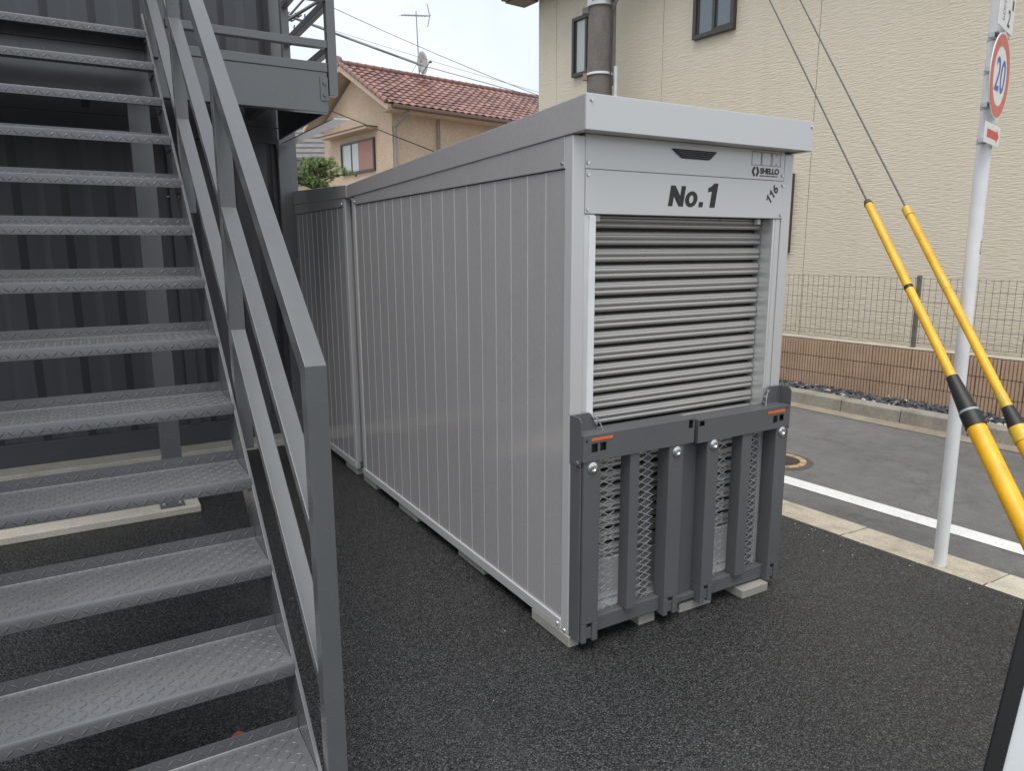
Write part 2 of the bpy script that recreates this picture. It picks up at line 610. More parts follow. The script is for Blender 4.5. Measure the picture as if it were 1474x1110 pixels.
def wallx(y):
    return 7.05 - .079 * (y - 4.5)
gv = MB()
random.seed(11)
for i in range(5200):
    y = random.uniform(1.6, 10.5)
    a0 = fx(y) + .155
    x = random.uniform(a0, wallx(y) - .005)
    z = .05 + random.random() * .035
    r = random.uniform(.012, .03)
    ang = random.random() * math.pi
    cs, sn = math.cos(ang), math.sin(ang)
    t1 = random.uniform(-.4, .4)
    pts = []
    for (u, v_, h) in ((-1, -.6, 0), (1, -.7, 0), (1.1, .6, 0), (-.9, .7, 0), (-.6, -.3, .5), (.7, -.35, .45), (.6, .4, .55), (-.55, .35, .4)):
        pts.append((x + r * (u * cs - v_ * sn), y + r * (u * sn + v_ * cs), z + r * (h + u * t1)))
    gv.add(pts, [(4, 5, 6, 7), (0, 1, 5, 4), (1, 2, 6, 5), (2, 3, 7, 6), (3, 0, 4, 7)])
g_o = obj('gravel', gv, 'gravel', None, (6.8, 4.5, .05))
g_o['kind'] = 'stuff'
g_o['label'] = 'dark slate gravel between the far kerb and the brown block wall'

# manhole cover in the road
mh = thing('manhole_cover', (4.50, 3.57, -.022), 'small round iron manhole cover with a yellow ring set in the road', 'manhole cover')
def ring(cx, cy, r0, r1, z0, z1, n=40):
    m = MB()
    vs_, fs_ = [], []
    for i in range(n):
        t = 2 * math.pi * i / n
        c, s_ = math.cos(t), math.sin(t)
        vs_ += [(cx + r0 * c, cy + r0 * s_, z0), (cx + r0 * c, cy + r0 * s_, z1), (cx + r1 * c, cy + r1 * s_, z1), (cx + r1 * c, cy + r1 * s_, z0)]
        j = (i + 1) % n
        for q in range(3):
            fs_.append((4 * i + q, 4 * i + q + 1, 4 * j + q + 1, 4 * j + q))
    return m.add(vs_, fs_)
def disc(cx, cy, r, z, n=40):
    m = MB()
    return m.add([(cx + r * math.cos(2 * math.pi * i / n), cy + r * math.sin(2 * math.pi * i / n), z) for i in range(n)], [tuple(range(n))])
M['mh_yellow'] = mat_concrete('worn_yellow_paint', (.42, .285, .15), .4, 14, 60)
M['iron'] = paint('cast_iron', (.10, .09, .08), .55, .5, .2, 20)
M['patch'] = mat_concrete('dark_road_patch', (.075, .072, .07), .2, 8, 90)
obj('surround', disc(4.50, 3.57, .255, -.0195), 'patch', mh)
mr = obj('ring', ring(4.50, 3.57, .158, .205, -.02, -.013), 'mh_yellow', mh)
for q in range(12):
    a = 2 * math.pi * q / 12
    rd = Vector((math.cos(a), math.sin(a), 0))
    obj('ring_joint', MB().fbox((4.50, 3.57, 0), rd, (-rd.y, rd.x, 0), (0, 0, 1), .160, .203, -.004, .004, -.0129, -.0122), 'iron', mr)
obj('cover', disc(4.50, 3.57, .1575, -.017), 'iron', mh)
for i in range(9):
    q = -.12 + .03 * i
    h = math.sqrt(max(.0, .15 ** 2 - q * q))
    obj('rib', MB().box(4.5 + q - .007, 4.5 + q + .007, 3.57 - h, 3.57 + h, -.0169, -.013), 'iron', mh)

gr = MB()
random.seed(41)
for i in range(100):
    if i < 85:
        yv = random.uniform(-.5, 4.5)
        xv = kx(yv) - abs(random.gauss(0, .10)) - .01
    else:
        xv, yv = random.uniform(.2, 3.3), random.uniform(.6, 4.5)
    r = random.uniform(.002, .0045)
    gr.tube((xv, yv, .0005), (xv + r * .5, yv + r * .4, r * 1.2), r, r * .5, 5)
gro = obj('loose_grit', gr, 'kerb', None, (2.5, 2.0, 0))
gro['kind'] = 'stuff'
gro['label'] = 'scattered pale grit on the black asphalt'

# ================================================================== STORAGE LOCKER (near)
LX0, LX1, LYF, LYR = 1.554, 2.742, 2.199, 4.70
LK = thing('storage_locker', (2.148, 3.45, .05), 'near silver storage locker marked No.1 with a roller shutter and folded ramps in front', 'storage locker', 'silver storage lockers back to back')
def screw(parent, x, y, z, axis='y', r=.0075, mat='zinc'):
    d = {'y': (0, -.006, 0), 'x': (-.006, 0, 0)}[axis]
    obj('screw', MB().tube((x, y, z), (x + d[0], y + d[1], z), r, r * .7, 8), mat, parent)
def side_wall(parent, y0, y1, n, xface, zt, zb, end_front):
    pass

# core carcass (inside faces dark)
core = MB()
core.box(LX0 + .03, LX1 - .012, 2.36, LYR - .012, .06, 1.93)
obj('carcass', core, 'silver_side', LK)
# bottom rails
obj('bottom_rail', MB().box(LX0 - .004, LX0 + .03, LYF + .05, LYR, .05, .098), 'silver', LK, bev=.003)
obj('bottom_rail', MB().box(LX1 - .03, LX1 + .004, LYF + .05, LYR, .05, .098), 'silver', LK, bev=.003)
# wall panels of the left side: each a shallow tray with a raised joint fin
PITCHP = .1335
yy = LYF + .052
i = 0
while yy < LYR - .06:
    y1 = min(yy + PITCHP, LYR - .055)
    m = MB()
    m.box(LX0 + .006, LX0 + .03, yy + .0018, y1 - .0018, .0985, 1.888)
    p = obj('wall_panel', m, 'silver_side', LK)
    f = MB().box(LX0 + .0046, LX0 + .02, y1 - .0017, y1 + .0017, .0985, 1.888)
    obj('joint', f, 'rib', p)
    yy += PITCHP
    i += 1
# right side wall (mostly hidden)
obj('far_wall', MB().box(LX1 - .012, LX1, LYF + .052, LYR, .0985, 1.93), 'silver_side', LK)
# corner posts
def corner_post(x0, x1, y0, y1, z1):
    obj('corner_post', MB().box(x0, x1, y0, y1, .05, z1), 'silver', LK, bev=.004)
corner_post(LX0, LX0 + .056, LYF, LYF + .052, 2.004)
corner_post(LX1 - .056, LX1, LYF, LYF + .052, 2.004)
corner_post(LX0 + .001, LX0 + .045, LYR - .052, LYR, 1.935)
corner_post(LX1 - .045, LX1, LYR - .052, LYR, 1.935)
obj('post_trim', MB().box(LX1 - .090, LX1 - .060, LYF + .004, LYF + .05, .05, 1.728), 'silver', LK, bev=.002)
# upper side panel under the roof band
sp = MB()
poly = [(LYF + .0525, 1.892), (LYR - .053, 1.892), (LYR - .053, 1.95), (LYF + .0525, 2.004)]
sp.extrude(poly, lambda u, v, w_: (w_, u, v), LX0 - .001, LX0 + .024)
obj('upper_panel', sp, 'silver_side', LK, bev=.002)
sp = MB()
sp.extrude(poly, lambda u, v, w_: (w_, u, v), LX1 - .024, LX1 + .001)
obj('upper_panel', sp, 'silver_side', LK)
# roof: tapered bands and top sheet
def band(x0, x1):
    m = MB()
    m.extrude([(2.118, 2.008), (4.765, 1.942), (4.765, 2.022), (2.118, 2.129)], lambda u, v, w_: (w_, u, v), x0, x1)
    return m
obj('roof_band', band(LX0 - .006, LX0 + .02), 'silver_side', LK, bev=.003)
obj('roof_band', band(LX1 - .02, LX1 + .006), 'silver_side', LK, bev=.003)
obj('roof_fascia', MB().box(LX0 - .0065, LX1 + .0065, 2.112, 2.1175, 2.009, 2.130), 'silver', LK, bev=.002)
rt = MB()
rt.extrude([(2.119, 2.118), (4.763, 2.008), (4.763, 2.014), (2.119, 2.124)], lambda u, v, w_: (w_, u, v), LX0 + .021, LX1 - .021)
obj('roof_sheet', rt, 'silver', LK)
obj('soffit', MB().box(LX0 + .021, LX1 - .021, 2.118, 2.25, 2.013, 2.019), 'silver', LK)
obj('roof_band', MB().box(LX0 - .0055, LX1 + .0055, 4.7655, 4.77, 1.943, 2.021), 'silver_side', LK)
# header panels
h1 = obj('header_panel', MB().box(1.611, LX1 - .057, LYF + .002, LYF + .03, 1.890, 2.012), 'silver', LK, bev=.002)
h2 = obj('header_panel', MB().box(1.611, LX1 - .057, LYF - .002, LYF + .03, 1.729, 1.888), 'silver', LK, bev=.002)
for (x, z) in ((1.622, 1.91), (2.674, 1.911)):
    screw(LK, x, LYF + .002, z)
for (x, z) in ((1.621, 1.868), (1.619, 1.744), (2.675, 1.869), (2.673, 1.744)):
    screw(LK, x, LYF - .002, z)
screw(LK, 1.568, 2.112, 2.108)
screw(LK, 2.735, 2.112, 2.108)
screw(LK, LX0 - .001, LYF + .065, 1.909, 'x')
screw(LK, LX0 - .001, LYR - .068, 1.909, 'x')
screw(LK, LX0 - .004, LYF + .068, .075, 'x')
screw(LK, LX0, LYF + .024, .062, 'x')
screw(LK, LX0 - .004, LYR - .03, .075, 'x')
# vent
vt = MB()
vt.extrude([(2.024, 1.986), (2.267, 1.986), (2.226, 1.952), (2.082, 1.952)], lambda u, v, w_: (u, w_, v), LYF - .006, LYF + .0015)
vent = obj('vent', vt, 'black', LK, bev=.002)
for q in range(4):
    z = 1.979 - q * .007
    xa = 2.036 + q * .011
    obj('louvre', MB().box(xa, 2.262 - q * .0085, LYF - .0095, LYF - .0062, z - .0010, z + .0006), M['dark_steel'], vent)
# lettering on the header
FR_LO = ((0, LYF - .002, 0), (1, 0, 0), (0, 0, 1), (0, -1, 0))
FR_UP = ((0, LYF + .002, 0), (1, 0, 0), (0, 0, 1), (0, -1, 0))
def flat_mb(polys, lean, z0, y=LYF - .0028):
    m = MB()
    for pts, fs_ in polys:
        m.add([(u + lean * (v - z0), y, v) for u, v in pts], fs_)
    return m
LZ0 = 1.766
tk_, hN, wN = .0235, .080, .080
nx0 = 2.012
polyN = [([(nx0, LZ0), (nx0 + tk_, LZ0), (nx0 + tk_, LZ0 + hN), (nx0, LZ0 + hN)], [(0, 1, 2, 3)]),
         ([(nx0 + wN - tk_, LZ0), (nx0 + wN, LZ0), (nx0 + wN, LZ0 + hN), (nx0 + wN - tk_, LZ0 + hN)], [(0, 1, 2, 3)]),
         ([(nx0 + tk_ + .0002, LZ0 + hN), (nx0 + tk_ + .0002, LZ0 + hN - .042), (nx0 + wN - tk_ - .0002, LZ0), (nx0 + wN - tk_ - .0002, LZ0 + .042)], [(0, 1, 2, 3)])]
obj('lettering', flat_mb(polyN, .17, LZ0), 'ink', h2)
oc = (2.131, LZ0 + .0300)
opts = []
for i in range(28):
    t = 2 * math.pi * i / 28
    opts += [(oc[0] + .0335 * math.cos(t), oc[1] + .0315 * math.sin(t)), (oc[0] + .0115 * math.cos(t), oc[1] + .0155 * math.sin(t))]
obj('lettering', flat_mb([(opts, [(2 * i, 2 * ((i + 1) % 28), 2 * ((i + 1) % 28) + 1, 2 * i + 1) for i in range(28)])], .17, LZ0), 'ink', h2)
obj('lettering', flat_mb([([(2.176, LZ0), (2.199, LZ0), (2.199, LZ0 + .021), (2.176, LZ0 + .021)], [(0, 1, 2, 3)])], .17, LZ0), 'ink', h2)
def one_mb(u0, v0, h, wd, th, lean, rot=0.0, c=(0, 0), y=LYF - .0028):
    """heavy numeral one with a flag, in the header plane"""
    pts = [(wd - th, 0), (wd, 0), (wd, h), (wd - th * .75, h), (wd - th * 1.25, h * .86), (0, h * .80), (0, h * .62), (wd - th, h * .66)]
    out = []
    for a_, b_ in pts:
        p_, q_ = u0 + a_ + lean * b_, v0 + b_
        p_, q_ = p_ - c[0], q_ - c[1]
        cs_, sn_ = math.cos(rot), math.sin(rot)
        out.append((c[0] + p_ * cs_ - q_ * sn_, y, c[1] + p_ * sn_ + q_ * cs_))
    return MB().add(out, [(0, 1, 2, 3, 4, 7), (4, 5, 6, 7)])
obj('lettering', one_mb(2.216, 1.766, .097, .052, .030, .17), 'ink', h2)
cc = (2.611, 1.828)
obj('lettering', one_mb(2.5700, 1.810, .040, .020, .0085, .12, R_(50), cc), 'ink', h2)
obj('lettering', one_mb(2.5980, 1.810, .040, .020, .0085, .12, R_(50), cc), 'ink', h2)
cs_, sn_ = math.cos(R_(50)), math.sin(R_(50))
c6 = (2.6425 - cc[0], 1.830 - cc[1])
c6 = (cc[0] + c6[0] * cs_ - c6[1] * sn_, cc[1] + c6[0] * sn_ + c6[1] * cs_)
obj('lettering', text_mb('6', (c6[0] - .0135, c6[0] + .0135, c6[1] - .020, c6[1] + .020), .1, .03, .0008, 1, R_(50), FR_LO), 'ink', h2)
obj('lettering', text_mb('SHELLO', (2.532, 2.652, 1.914, 1.939), 0, .05, .0008, .95, 0, FR_UP), 'ink', h1)
tg = MB()
random.seed(5)
x = 2.531
while x < 2.643:
    wd = random.choice((.003, .004, .005))
    tg.add([(x, LYF + .0012, 1.9035), (x + wd, LYF + .0012, 1.9035), (x + wd, LYF + .0012, 1.9088), (x, LYF + .0012, 1.9088)], [(0, 1, 2, 3)])
    x += wd + random.choice((.0015, .0015, .0035))
obj('lettering', tg, 'ink', h1)
# hexagon emblem: two bent halves
for s_ in (-1, 1):
    cx, cz = 2.504, 1.9225
    out = [(.003, .020), (.012, .020), (.024, 0), (.012, -.020), (.003, -.020)]
    inn = [(.003, .010), (.006, .009), (.0115, 0), (.006, -.009), (.003, -.010)]
    m = MB()
    pts = [(cx + s_ * a, LYF + .0012, cz + b_) for a, b_ in out] + [(cx + s_ * a, LYF + .0012, cz + b_) for a, b_ in inn]
    m.add(pts, [(q, q + 1, 5 + q + 1, 5 + q) for q in range(4)])
    obj('emblem', m, 'ink', h1)
# outlined block letters above it
bo = MB()
def stroke(pts, wd=.0016):
    for (ax, az), (bx, bz) in zip(pts, pts[1:]):
        d = Vector((bx - ax, 0, bz - az)).normalized()
        n_ = Vector((-d.z, 0, d.x)) * wd
        e_ = d * wd * .6
        A, B = Vector((ax, LYF + .0012, az)) - e_, Vector((bx, LYF + .0012, bz)) + e_
        bo.add([A - n_, B - n_, B + n_, A + n_], [(0, 1, 2, 3)])
x0, x1, zt, zb = 2.479, 2.660, 2.003, 1.949
w3 = (x1 - x0) / 3
stroke([(x0, zb), (x0, zt), (x0 + w3 - .006, zt), (x0 + w3 - .003, zt - .004), (x0 + w3 - .003, zt - .022), (x0 + w3 - .006, zt - .027), (x0 + w3 - .003, zt - .032), (x0 + w3 - .003, zb + .004), (x0 + w3 - .006, zb), (x0, zb)])
stroke([(x0 + w3 + .001, zb + .004), (x0 + w3 + .001, zt - .004), (x0 + w3 + .005, zt), (x0 + 2 * w3 - .005, zt), (x0 + 2 * w3 - .002, zt - .004), (x0 + 2 * w3 - .002, zb + .004), (x0 + 2 * w3 - .005, zb), (x0 + w3 + .005, zb), (x0 + w3 + .001, zb + .004)])
xa, xb = x0 + 2 * w3 + .003, x1
stroke([(xa, zt), (xa + .022, zt), (xa + .029, zt - .009), (xa + .036, zt), (xb, zt), (xb - .006, (zt + zb) / 2), (xb, zb), (xa + .036, zb), (xa + .029, zb + .009), (xa + .022, zb), (xa, zb), (xa + .006, (zt + zb) / 2), (xa, zt)])
obj('emblem', bo, 'outline', h1)

# shutter recess: jambs, slats, bottom bar
OX0, OX1, SY = 1.660, 2.640, 2.275
obj('jamb', MB().box(1.6105, OX0, LYF + .004, 2.35, .05, 1.728), 'alu', LK, bev=.002)
obj('jamb', MB().box(OX1, LX1 - .0905, LYF + .006, 2.35, .05, 1.728), 'alu', LK, bev=.002)
obj('jamb', MB().box(OX0 - .028, OX0 + .001, LYF - .001, LYF + .006, .05, 1.722), 'white', LK, bev=.001)
PZ = .0652
def slat_mesh():
    m = MB()
    prof = []
    # groove at the top, then an angled lip, two soft rolls
    prof = [(.012, -.0085), (.008, -.0088), (-.0045, -.0150), (-.0055, -.0185)]
    for a, b_ in ((-.0185, -.0395), (-.0395, -.0605)):
        n = 7
        for q in range(1, n + 1):
            t = q / n
            prof.append((-.002 - .0062 * math.sin(math.pi * t) + (.0035 if q == n else 0), a + (b_ - a) * t))
    prof += [(.006, -.0618), (.012, -.0622)]
    m.strip(prof, lambda u, v, w_: (w_, u, v), -(OX1 - OX0) / 2 + .004, (OX1 - OX0) / 2 - .004)
    return m
sl = bpy.data.meshes.new('slat')
mb = slat_mesh()
sl.from_pydata(mb.v, [], mb.f)
for p in sl.polygons:
    p.use_smooth = True
sl.set_sharp_from_angle(angle=R_(50))
sl.materials.append(M['shutter'])
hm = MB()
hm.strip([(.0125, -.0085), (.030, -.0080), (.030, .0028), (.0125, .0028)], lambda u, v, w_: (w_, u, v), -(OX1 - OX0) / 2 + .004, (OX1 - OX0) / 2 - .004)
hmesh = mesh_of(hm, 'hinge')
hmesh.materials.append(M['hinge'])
z = 1.742
for q in range(22):
    o = bpy.data.objects.new('shutter_slat', sl)
    wpos = Vector(((OX0 + OX1) / 2, SY + random.uniform(-.0004, .0004), z))
    link(o, LK, wpos)
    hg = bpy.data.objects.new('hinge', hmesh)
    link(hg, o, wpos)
    z -= PZ
obj('bottom_bar', MB().box(OX0 + .004, OX1 - .004, SY - .012, SY + .02, .12, z), 'alu', LK, bev=.004)
obj('shutter_backing', MB().box(OX0, OX1, SY + .057, SY + .065, .06, 1.728), 'black', LK)
obj('threshold', MB().box(OX0, OX1, LYF + .01, SY + .02, .06, .118), 'alu', LK, bev=.003)
obj('shutter_stop', MB().box(OX0 + .035, OX0 + .055, SY - .03, SY - .012, 1.705, 1.727), 'white', LK)
obj('shutter_stop', MB().box(OX1 - .055, OX1 - .035, SY - .03, SY - .012, 1.705, 1.727), 'white', LK)
obj('shutter_lock', MB().box(OX0 + .008, OX0 + .034, SY - .026, SY - .012, 1.698, 1.722), 'dark_steel', LK)

# folded ramps across the lower front, one per half
GYF, GYB = 2.12, 2.18
def diamond_mesh(x0, x1, z0, z1, y, lw=.066, sh=.033, wd=.0019):
    m = MB()
    for sgn in (1, -1):
        sl_ = sgn * sh / lw
        c = z0 - (x1 - x0) * abs(sl_) - sh
        while c < z1 + (x1 - x0) * abs(sl_) + sh:
            # z = c + sl_*(x-x0), clipped
            ts = []
            xa, xb = x0, x1
            za, zb_ = c, c + sl_ * (x1 - x0)
            lo, hi = 0.0, 1.0
            dz = zb_ - za
            for lim, s2 in ((z0, 1), (z1, -1)):
                if dz != 0:
                    t = (lim - za) / dz
                    if (dz > 0) == (s2 > 0):
                        lo = max(lo, t)
                    else:
                        hi = min(hi, t)
            if hi - lo > .02:
                A = Vector((xa + lo * (xb - xa), y, za + lo * dz))
                B = Vector((xa + hi * (xb - xa), y, za + hi * dz))
                d = (B - A).normalized()
                n_ = Vector((-d.z, 0, d.x)) * wd
                yo = Vector((0, .0012 * sgn, 0))
                dpt = Vector((0, .003, 0))
                m.add([A - n_ + yo, B - n_ + yo, B + n_ + yo, A + n_ + yo, A - n_ + yo + dpt, B - n_ + yo + dpt, B + n_ + yo + dpt, A + n_ + yo + dpt],
                      [(0, 1, 2, 3), (0, 4, 5, 1), (1, 5, 6, 2), (2, 6, 7, 3), (3, 7, 4, 0), (4, 7, 6, 5)])
            c += sh
    return m
def ramp_post(par, x0, x1, z0, z1, notch=True):
    m = MB()
    if notch:
        xa, xb = x0 + (x1 - x0) * .30, x0 + (x1 - x0) * .66
        zn0, zn1 = .105, .125
        m.box(x0, x1, GYF, GYB + .01, zn1, z1)
        m.box(x0, xa, GYF, GYB + .01, z0, zn1 - .0002)
        m.box(xb, x1, GYF, GYB + .01, z0, zn1 - .0002)
        m.box(xa + .0002, xb - .0002, GYF + .006, GYB, z0 + .012, zn0)
    else:
        m.box(x0, x1, GYF, GYB + .01, z0, z1)
    return obj('post', m, 'dark_steel', par, bev=.003)
def bolt(par, x, z):
    m = MB()
    n = 20
    prof = [(.0, .004), (.007, .004), (.011, .010), (.017, .009), (.0235, .004), (.024, 0)]
    vs_, fs_ = [], []
    for i_ in range(n):
        t = 2 * math.pi * i_ / n
        for r, d in prof:
            vs_.append((x + r * math.cos(t), GYF - d, z + r * math.sin(t)))
    k_ = len(prof)
    for i_ in range(n):
        j = (i_ + 1) % n
        for q in range(k_ - 1):
            fs_.append((i_ * k_ + q, i_ * k_ + q + 1, j * k_ + q + 1, j * k_ + q))
    m.add(vs_, fs_)
    obj('bolt', m, 'zinc', par, sm=40)
def holes_bar(x0, x1, z0, z1, y0, y1, holes, name, par):
    """front plate cut round rectangular holes, folded top flange"""
    m = MB()
    xs_ = sorted({x0, x1, *[h[0] for h in holes], *[h[1] for h in holes]})
    zs_ = sorted({z0, z1, *[h[2] for h in holes], *[h[3] for h in holes]})
    for a, b_ in zip(xs_, xs_[1:]):
        for c, d in zip(zs_, zs_[1:]):
            mxx, mzz = (a + b_) / 2, (c + d) / 2
            if any(h[0] < mxx < h[1] and h[2] < mzz < h[3] for h in holes):
                continue
            m.add([(a, y0, c), (b_, y0, c), (b_, y0, d), (a, y0, d)], [(0, 1, 2, 3)])
    for h in holes:
        a, b_, c, d = h
        q = [(a, c), (b_, c), (b_, d), (a, d)]
        for (ua, va), (ub, vb) in zip(q, q[1:] + q[:1]):
            m.add([(ua, y0, va), (ub, y0, vb), (ub, y0 + .004, vb), (ua, y0 + .004, va)], [(0, 1, 2, 3)])
    m.add([(x0, y0, z1), (x1, y0, z1), (x1, y1, z1), (x0, y1, z1)], [(0, 1, 2, 3)])
    m.add([(x0, y0, z0), (x0, y0, z1), (x0, y1, z1), (x0, y1, z0)], [(0, 1, 2, 3)])
    m.add([(x1, y0, z0), (x1, y1, z0), (x1, y1, z1), (x1, y0, z1)], [(0, 1, 2, 3)])
    m.add([(x0, y0 + .02, z0), (x0, y0 + .02, z1 - .003), (x1, y0 + .02, z1 - .003), (x1, y0 + .02, z0)], [(0, 1, 2, 3)])
    return obj(name, m, 'dark_steel', par)
def ramp_half(x0, x1, zt, left):
    zb = .803 if left else .795
    if left:
        holes = [(1.596, 1.627, .836, .872), (1.637, 1.668, .838, .872), (2.096, 2.122, .866, zt - .004)]
    else:
        holes = [(2.614, 2.645, .822, .856), (2.654, 2.685, .824, .857), (2.157, 2.188, .866, zt - .006)]
    r = holes_bar(x0, x1, zb, zt, GYF - .004, GYB + .03, holes, 'ramp', LK)
    r['label'] = 'dark grey folded ramp with mesh bays, ' + ('left half' if left else 'right half')
    e = .002
    for h in holes:
        obj('slot', MB().box(h[0] - .003, h[1] + .003, GYF + .010, GYF + .014, h[2] - .003, h[3] + .003), 'black', r)
    if left:
        ox = (1.597, 1.697, .882, .893)
    else:
        ox = (2.578, 2.688, .868, .880)
    obj('sticker', MB().box(ox[0], ox[1], GYF - .0055, GYF - .0042, ox[2], ox[3]), 'orange', r)
    mk = MB()
    q = ox[0] + .004
    while q < ox[1] - .009:
        wd = .007
        mk.box(q, q + wd, GYF - .0060, GYF - .0056, ox[2] + .003, ox[2] + .0045)
        mk.box(q, q + .0015, GYF - .0060, GYF - .0056, ox[2] + .005, ox[3] - .003)
        q += wd + .0035
    obj('sticker_print', mk, 'orange_dark', r)
    dx = 1.573 if left else 2.702
    obj('hole', MB().tube((dx, GYF - .0045, .885), (dx, GYF - .002, .885), .0055, .0055, 10), 'black', r)
    if left:
        P_ = [(1.566, 1.645), (1.998, 2.077)]
        bars = [(1.796, 1.844)]
        bays = [(1.645, 1.77), (1.842, 1.975)]
        obj('stop_plate', MB().box(2.078, 2.2125, GYB + .002, GYB + .008, .075, .802), 'dark_steel', r)
        obj('lower_rail', MB().box(1.646, 1.9975, GYF + .03, GYB + .008, .062, .128), 'dark_steel', r, bev=.003)
        obj('lower_rail', MB().box(2.0775, 2.2130, GYF + .034, GYB + .001, .062, .09), 'dark_steel', r, bev=.003)
    else:
        P_ = [(2.214, 2.284), (2.646, 2.716)]
        bars = [(2.432, 2.492)]
        bays = [(2.284, 2.40), (2.49, 2.615)]
        obj('lower_rail', MB().box(2.2845, 2.6455, GYF + .03, GYB + .008, .055, .12), 'dark_steel', r, bev=.003)
    for a, b_ in P_:
        ramp_post(r, a, b_, .045, zb + .03)
        bolt(r, (a + b_) / 2, .775)
    for a, b_ in bars:
        obj('upright', MB().box(a, b_, GYF + .004, GYB + .006, .1205 if not left else .1285, zb + .03), 'dark_steel', r, bev=.003)
    for a, b_ in bays:
        d_ = diamond_mesh(a, b_, .12, zb + .02, GYB + .004)
        obj('expanded_mesh', d_, 'galv', r)
    # thin inner angle beside the right post of each pair
    a = P_[1][0]
    obj('angle', MB().box(a - .072, a - .040, GYB + .0085, GYB + .014, .1285, zb + .02), 'dark_steel', r)
ramp_half(1.558, 2.128, .906, True)
ramp_half(2.152, 2.726, .895, False)
# hinge brackets at both ends
def bracket(xo, s_):
    b_ = MB()
    # outer cheek, rounded upper front corner
    pr_ = [(2.212, .78), (2.130, .78), (2.128, .955), (2.133, .967), (2.145, .974), (2.212, .974)]
    b_.extrude(pr_, lambda u, v, w_: (w_, u, v), xo, xo + s_ * .005)
    # back plate with a sloping inner edge
    q = [(0, .79), (0, .974), (.075, .976), (.088, .968), (.122, .90), (.122, .79)]
    b_.extrude(q, lambda u, v, w_: (xo + s_ * (.0055 + u), w_, v), 2.188, 2.193)
    o = obj('bracket', b_, 'dark_steel', LK, bev=.0015)
    # spring cable loop
    pts = []
    for k_ in range(9):
        t = k_ / 8
        pts.append((xo + s_ * (.098 + .034 * math.sin(t * 1.5)), 2.178 - .02 * t, .962 - .085 * t + .012 * math.sin(3.1 * t)))
    obj('cable', MB().path(pts, .0028, 6), 'cable_grey', o, sm=60)
    for (du, dz) in ((.096, .957), (.112, .93), (.117, .905)):
        obj('pin', MB().tube((xo + s_ * du, 2.187, dz), (xo + s_ * du, 2.176, dz), .006, .005, 8), 'zinc', o)
bracket(1.5545, 1)
bracket(2.7445, -1)
obj('ramp_channel', MB().box(1.5555, 1.5640, GYF + .012, LYF - .002, .05, .778), 'dark_steel', LK, bev=.002)
obj('ramp_channel', MB().box(1.5645, 1.5655, GYF + .03, LYF - .003, .05, .778), 'black', LK)
obj('ramp_channel', MB().box(2.7165, 2.740, GYF + .012, LYF - .002, .05, .778), 'dark_steel', LK, bev=.002)
obj('hinge', MB().tube((1.553, 2.146, .795), (1.546, 2.146, .795), .011, .009, 10), 'dark_steel', LK)

# ================================================================== STORAGE LOCKER (back to back, behind)
L2 = thing('storage_locker', (2.148, 6.1, .05), 'second silver storage locker standing back to back behind the No.1 locker', 'storage locker', 'silver storage lockers back to back')
Y2A, Y2B = 4.842, 7.35
obj('carcass', MB().box(LX0 + .03, LX1, Y2A + .012, Y2B, .06, 1.93), 'silver_side', L2)
obj('bottom_rail', MB().box(LX0 - .004, LX0 + .03, Y2A, Y2B, .05, .098), 'silver', L2, bev=.003)
obj('corner_post', MB().box(LX0, LX0 + .04, Y2A, Y2A + .05, .0985, 1.945), 'silver', L2, bev=.004)
obj('end_wall', MB().box(LX0 + .0405, LX1, Y2A + .004, Y2A + .0115, .0985, 1.93), 'silver_side', L2)
yy = Y2A + .051
while yy < Y2B - .05:
    p = obj('wall_panel', MB().box(LX0 + .006, LX0 + .0295, yy + .0018, yy + PITCHP - .0018, .0985, 1.888), 'silver_side', L2)
    obj('joint', MB().box(LX0 + .0046, LX0 + .02, yy + PITCHP - .0017, yy + PITCHP + .0017, .0985, 1.888), 'rib', p)
    yy += PITCHP
sp = MB()
sp.extrude([(Y2A + .051, 1.892), (Y2B, 1.892), (Y2B, 1.99), (Y2A + .051, 1.95)], lambda u, v, w_: (w_, u, v), LX0 - .001, LX0 + .024)
obj('upper_panel', sp, 'silver_side', L2)
rb = MB()
rb.extrude([(4.785, 1.945), (7.45, 2.0), (7.45, 2.13), (4.785, 2.026)], lambda u, v, w_: (w_, u, v), LX0 - .006, LX1 + .006)
obj('roof', rb, 'silver_side', L2, bev=.003)
screw(L2, LX0 - .001, Y2A + .065, 1.909, 'x')
screw(L2, LX0 - .004, Y2A + .03, .075, 'x')

# support blocks under the lockers
blk = [(1.549, 1.60, 2.185, 2.47, 'front left corner of the No.1 locker'),
       (1.57, 1.69, 2.95, 3.24, 'No.1 locker, second along its left side'),
       (1.565, 1.69, 3.78, 4.07, 'No.1 locker, third along its left side'),
       (1.56, 1.69, 4.47, 4.72, 'rear left corner of the No.1 locker'),
       (1.56, 1.69, 4.86, 5.12, 'near left corner of the locker behind'),
       (1.91, 2.00, 2.175, 2.30, 'gap left of the middle of the ramps'),
       (2.135, 2.33, 2.165, 2.31, 'meeting of the two ramps'),
       (2.475, 2.648, 2.112, 2.26, 'right ramp')]
b0 = None
for a, b_, c, d, nm in blk:
    zt_ = .049 if c > 2.4 or a < 1.6 else .043
    o = obj('support_block', MB().box(a, b_, c, d, 0.0005, zt_), 'block', None, ((a + b_) / 2, (c + d) / 2, 0), bev=.004)
    tag(o, 'flat grey concrete block under the ' + nm, 'concrete block', 'concrete blocks under the lockers')

# ================================================================== STEEL STAIRCASE
RISE, RUN, Y0 = .2132, .2378, 1.476
SX0, SX1 = -.52, .412
ST = thing('steel_staircase', (-.05, 1.8, 0), 'dark grey steel staircase of checker plate treads with square tube handrails', 'staircase')
